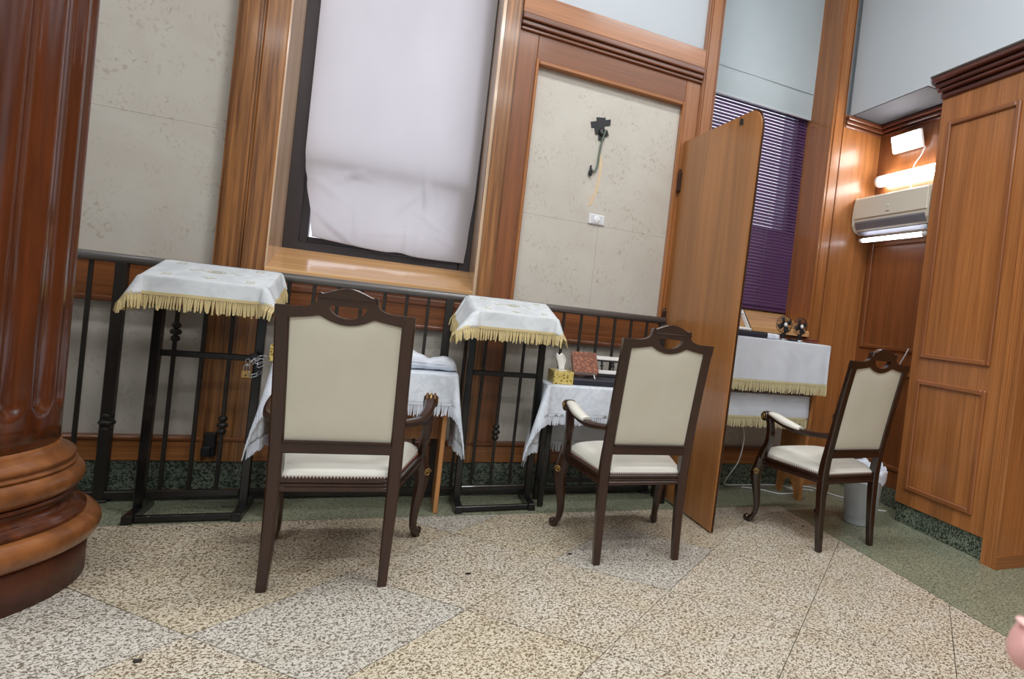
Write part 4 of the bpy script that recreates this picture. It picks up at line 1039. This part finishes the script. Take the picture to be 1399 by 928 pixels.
tag(MB().sweep(spline([(2.30, 3.90, .008), (2.42, 3.84, .006), (2.5, 3.74, .006), (2.585, 3.725, .006), (2.66, 3.74, .006), (2.70, 3.79, .006), (2.64, 3.82, .02), (2.68, 3.76, .03), (2.78, 3.80, .012), (2.86, 3.79, .006)], 8), .009, 'round', 7).build('coiled_cord', 'white_plastic'), 'second white cord coiled loosely on the floor under the reading desk', 'cord')
def scrap(name, mat, x, y, r, label, cat, zs=.5, rz=0):
    bm = bmesh.new(); bmesh.ops.create_icosphere(bm, subdivisions=2, radius=1); rd = random.Random(int(x * 1000))
    for v in bm.verts: v.co *= rd.uniform(.85, 1.1); v.co.x *= r; v.co.y *= r * .7; v.co.z *= r * zs
    o = MB().bm(bm, True).build(name, mat); o.location = (x, y, r * zs * .8); o.rotation_euler = (0, 0, rz); tag(o, label, cat)
scrap('pebble', 'pebble', -.593, 2.27, .011, 'dark pebble on the grey floor tile at lower left', 'pebble')
scrap('floor_crumb', 'pebble', .337, 2.72, .012, 'dark crumb on the floor right of the nearest armchair', 'crumb', .3)
scrap('floor_crumb', 'pebble', .797, 2.866, .012, 'dark crumb by the left rear leg of the middle armchair', 'crumb', .3, .3)
scrap('floor_crumb', 'pebble', 2.274, 3.072, .010, 'dark crumb under the right armchair', 'crumb', .3)
sp_ = MB().box(-.03, .03, -.008, .008, 0, .004, .001).build('paper_scrap', 'paper'); sp_.location = (3.1, 3.3, 0.001); sp_.rotation_euler = (0, 0, R(-20)); tag(sp_, 'white paper scrap on the green floor between bin and wood pier', 'scrap')

# ================================================================== HAND reaching in at the lower right
def hand():
    me = bpy.data.meshes.new('hand'); 
    J = {'elbow': (.42, -.34, -.07, .040), 'wrist': (.285, -.205, .055, .026), 'palm': (.225, -.165, .11, .030), 'k1': (.170, -.128, .165, .0125), 'k2': (.180, -.146, .163, .0125), 'k3': (.192, -.163, .155, .0115), 'k4': (.207, -.178, .143, .0105)}
    J.update({'i1': (.139, -.1145, .186, .0095), 'i2': (.115, -.1065, .197, .0088), 'i3': (.1035, -.1015, .2, .0086), 'i4': (.0995, -.0995, .2005, .0068),
              'm1': (.148, -.142, .192, .0095), 'm2': (.135, -.158, .180, .0086), 'm3': (.146, -.166, .166, .0078),
              'r1': (.160, -.165, .185, .009), 'r2': (.148, -.180, .170, .0082), 'r3': (.160, -.186, .156, .0074),
              'p1': (.182, -.186, .165, .0082), 'p2': (.170, -.198, .150, .0074), 'p3': (.182, -.203, .138, .0066),
              't0': (.235, -.135, .098, .015), 't1': (.215, -.105, .118, .0115), 't2': (.190, -.088, .130, .0098), 't3': (.170, -.078, .138, .0082)})
    E = [('elbow', 'wrist'), ('wrist', 'palm'), ('palm', 'k1'), ('palm', 'k2'), ('palm', 'k3'), ('palm', 'k4'), ('k1', 'i1'), ('i1', 'i2'), ('i2', 'i3'), ('i3', 'i4'), ('k2', 'm1'), ('m1', 'm2'), ('m2', 'm3'), ('k3', 'r1'), ('r1', 'r2'), ('r2', 'r3'), ('k4', 'p1'), ('p1', 'p2'), ('p2', 'p3'), ('palm', 't0'), ('t0', 't1'), ('t1', 't2'), ('t2', 't3')]
    names = list(J); ix = {n: i for i, n in enumerate(names)}
    wpos = lambda p: ri * (p[0] - .0035) - dn * (p[1] + .0022) + fw * p[2] + Vector((0, 0, 1.15))
    base = wpos(J['palm'])
    me.from_pydata([wpos(J[n]) - base for n in names], [(ix[a], ix[b]) for a, b in E], [])
    me.materials.append(M('skin')); o = bpy.data.objects.new('hand', me); COL.objects.link(o); o.location = base
    sk = o.modifiers.new('skin', 'SKIN'); sk.use_smooth_shade = True
    if not me.skin_vertices: 
        bm = bmesh.new(); bm.from_mesh(me); bm.verts.layers.skin.verify(); bm.to_mesh(me); bm.free()
    for n in names:
        v = me.skin_vertices[0].data[ix[n]]; v.radius = (J[n][3],) * 2; v.use_root = n == 'wrist'
    sb = o.modifiers.new('sub', 'SUBSURF'); sb.levels = 2; sb.render_levels = 2
    tag(o, 'pink fingertip of a hand reaching in at the lower right edge of the view', 'hand')
    bm = bmesh.new(); bmesh.ops.create_icosphere(bm, subdivisions=2, radius=1)
    ax = (wpos(J['i4']) - wpos(J['i2'])).normalized(); up = Vector((0, 0, 1)); sd = ax.cross(up).normalized(); n2 = sd.cross(ax)
    for v in bm.verts: c = v.co.copy(); v.co = ax * c.x * .006 + sd * c.y * .0048 + n2 * c.z * .0012 + (wpos(J['i3']) - base) + n2 * .0062
    MB().bm(bm, True).build('nail', 'skin', o)
hand()
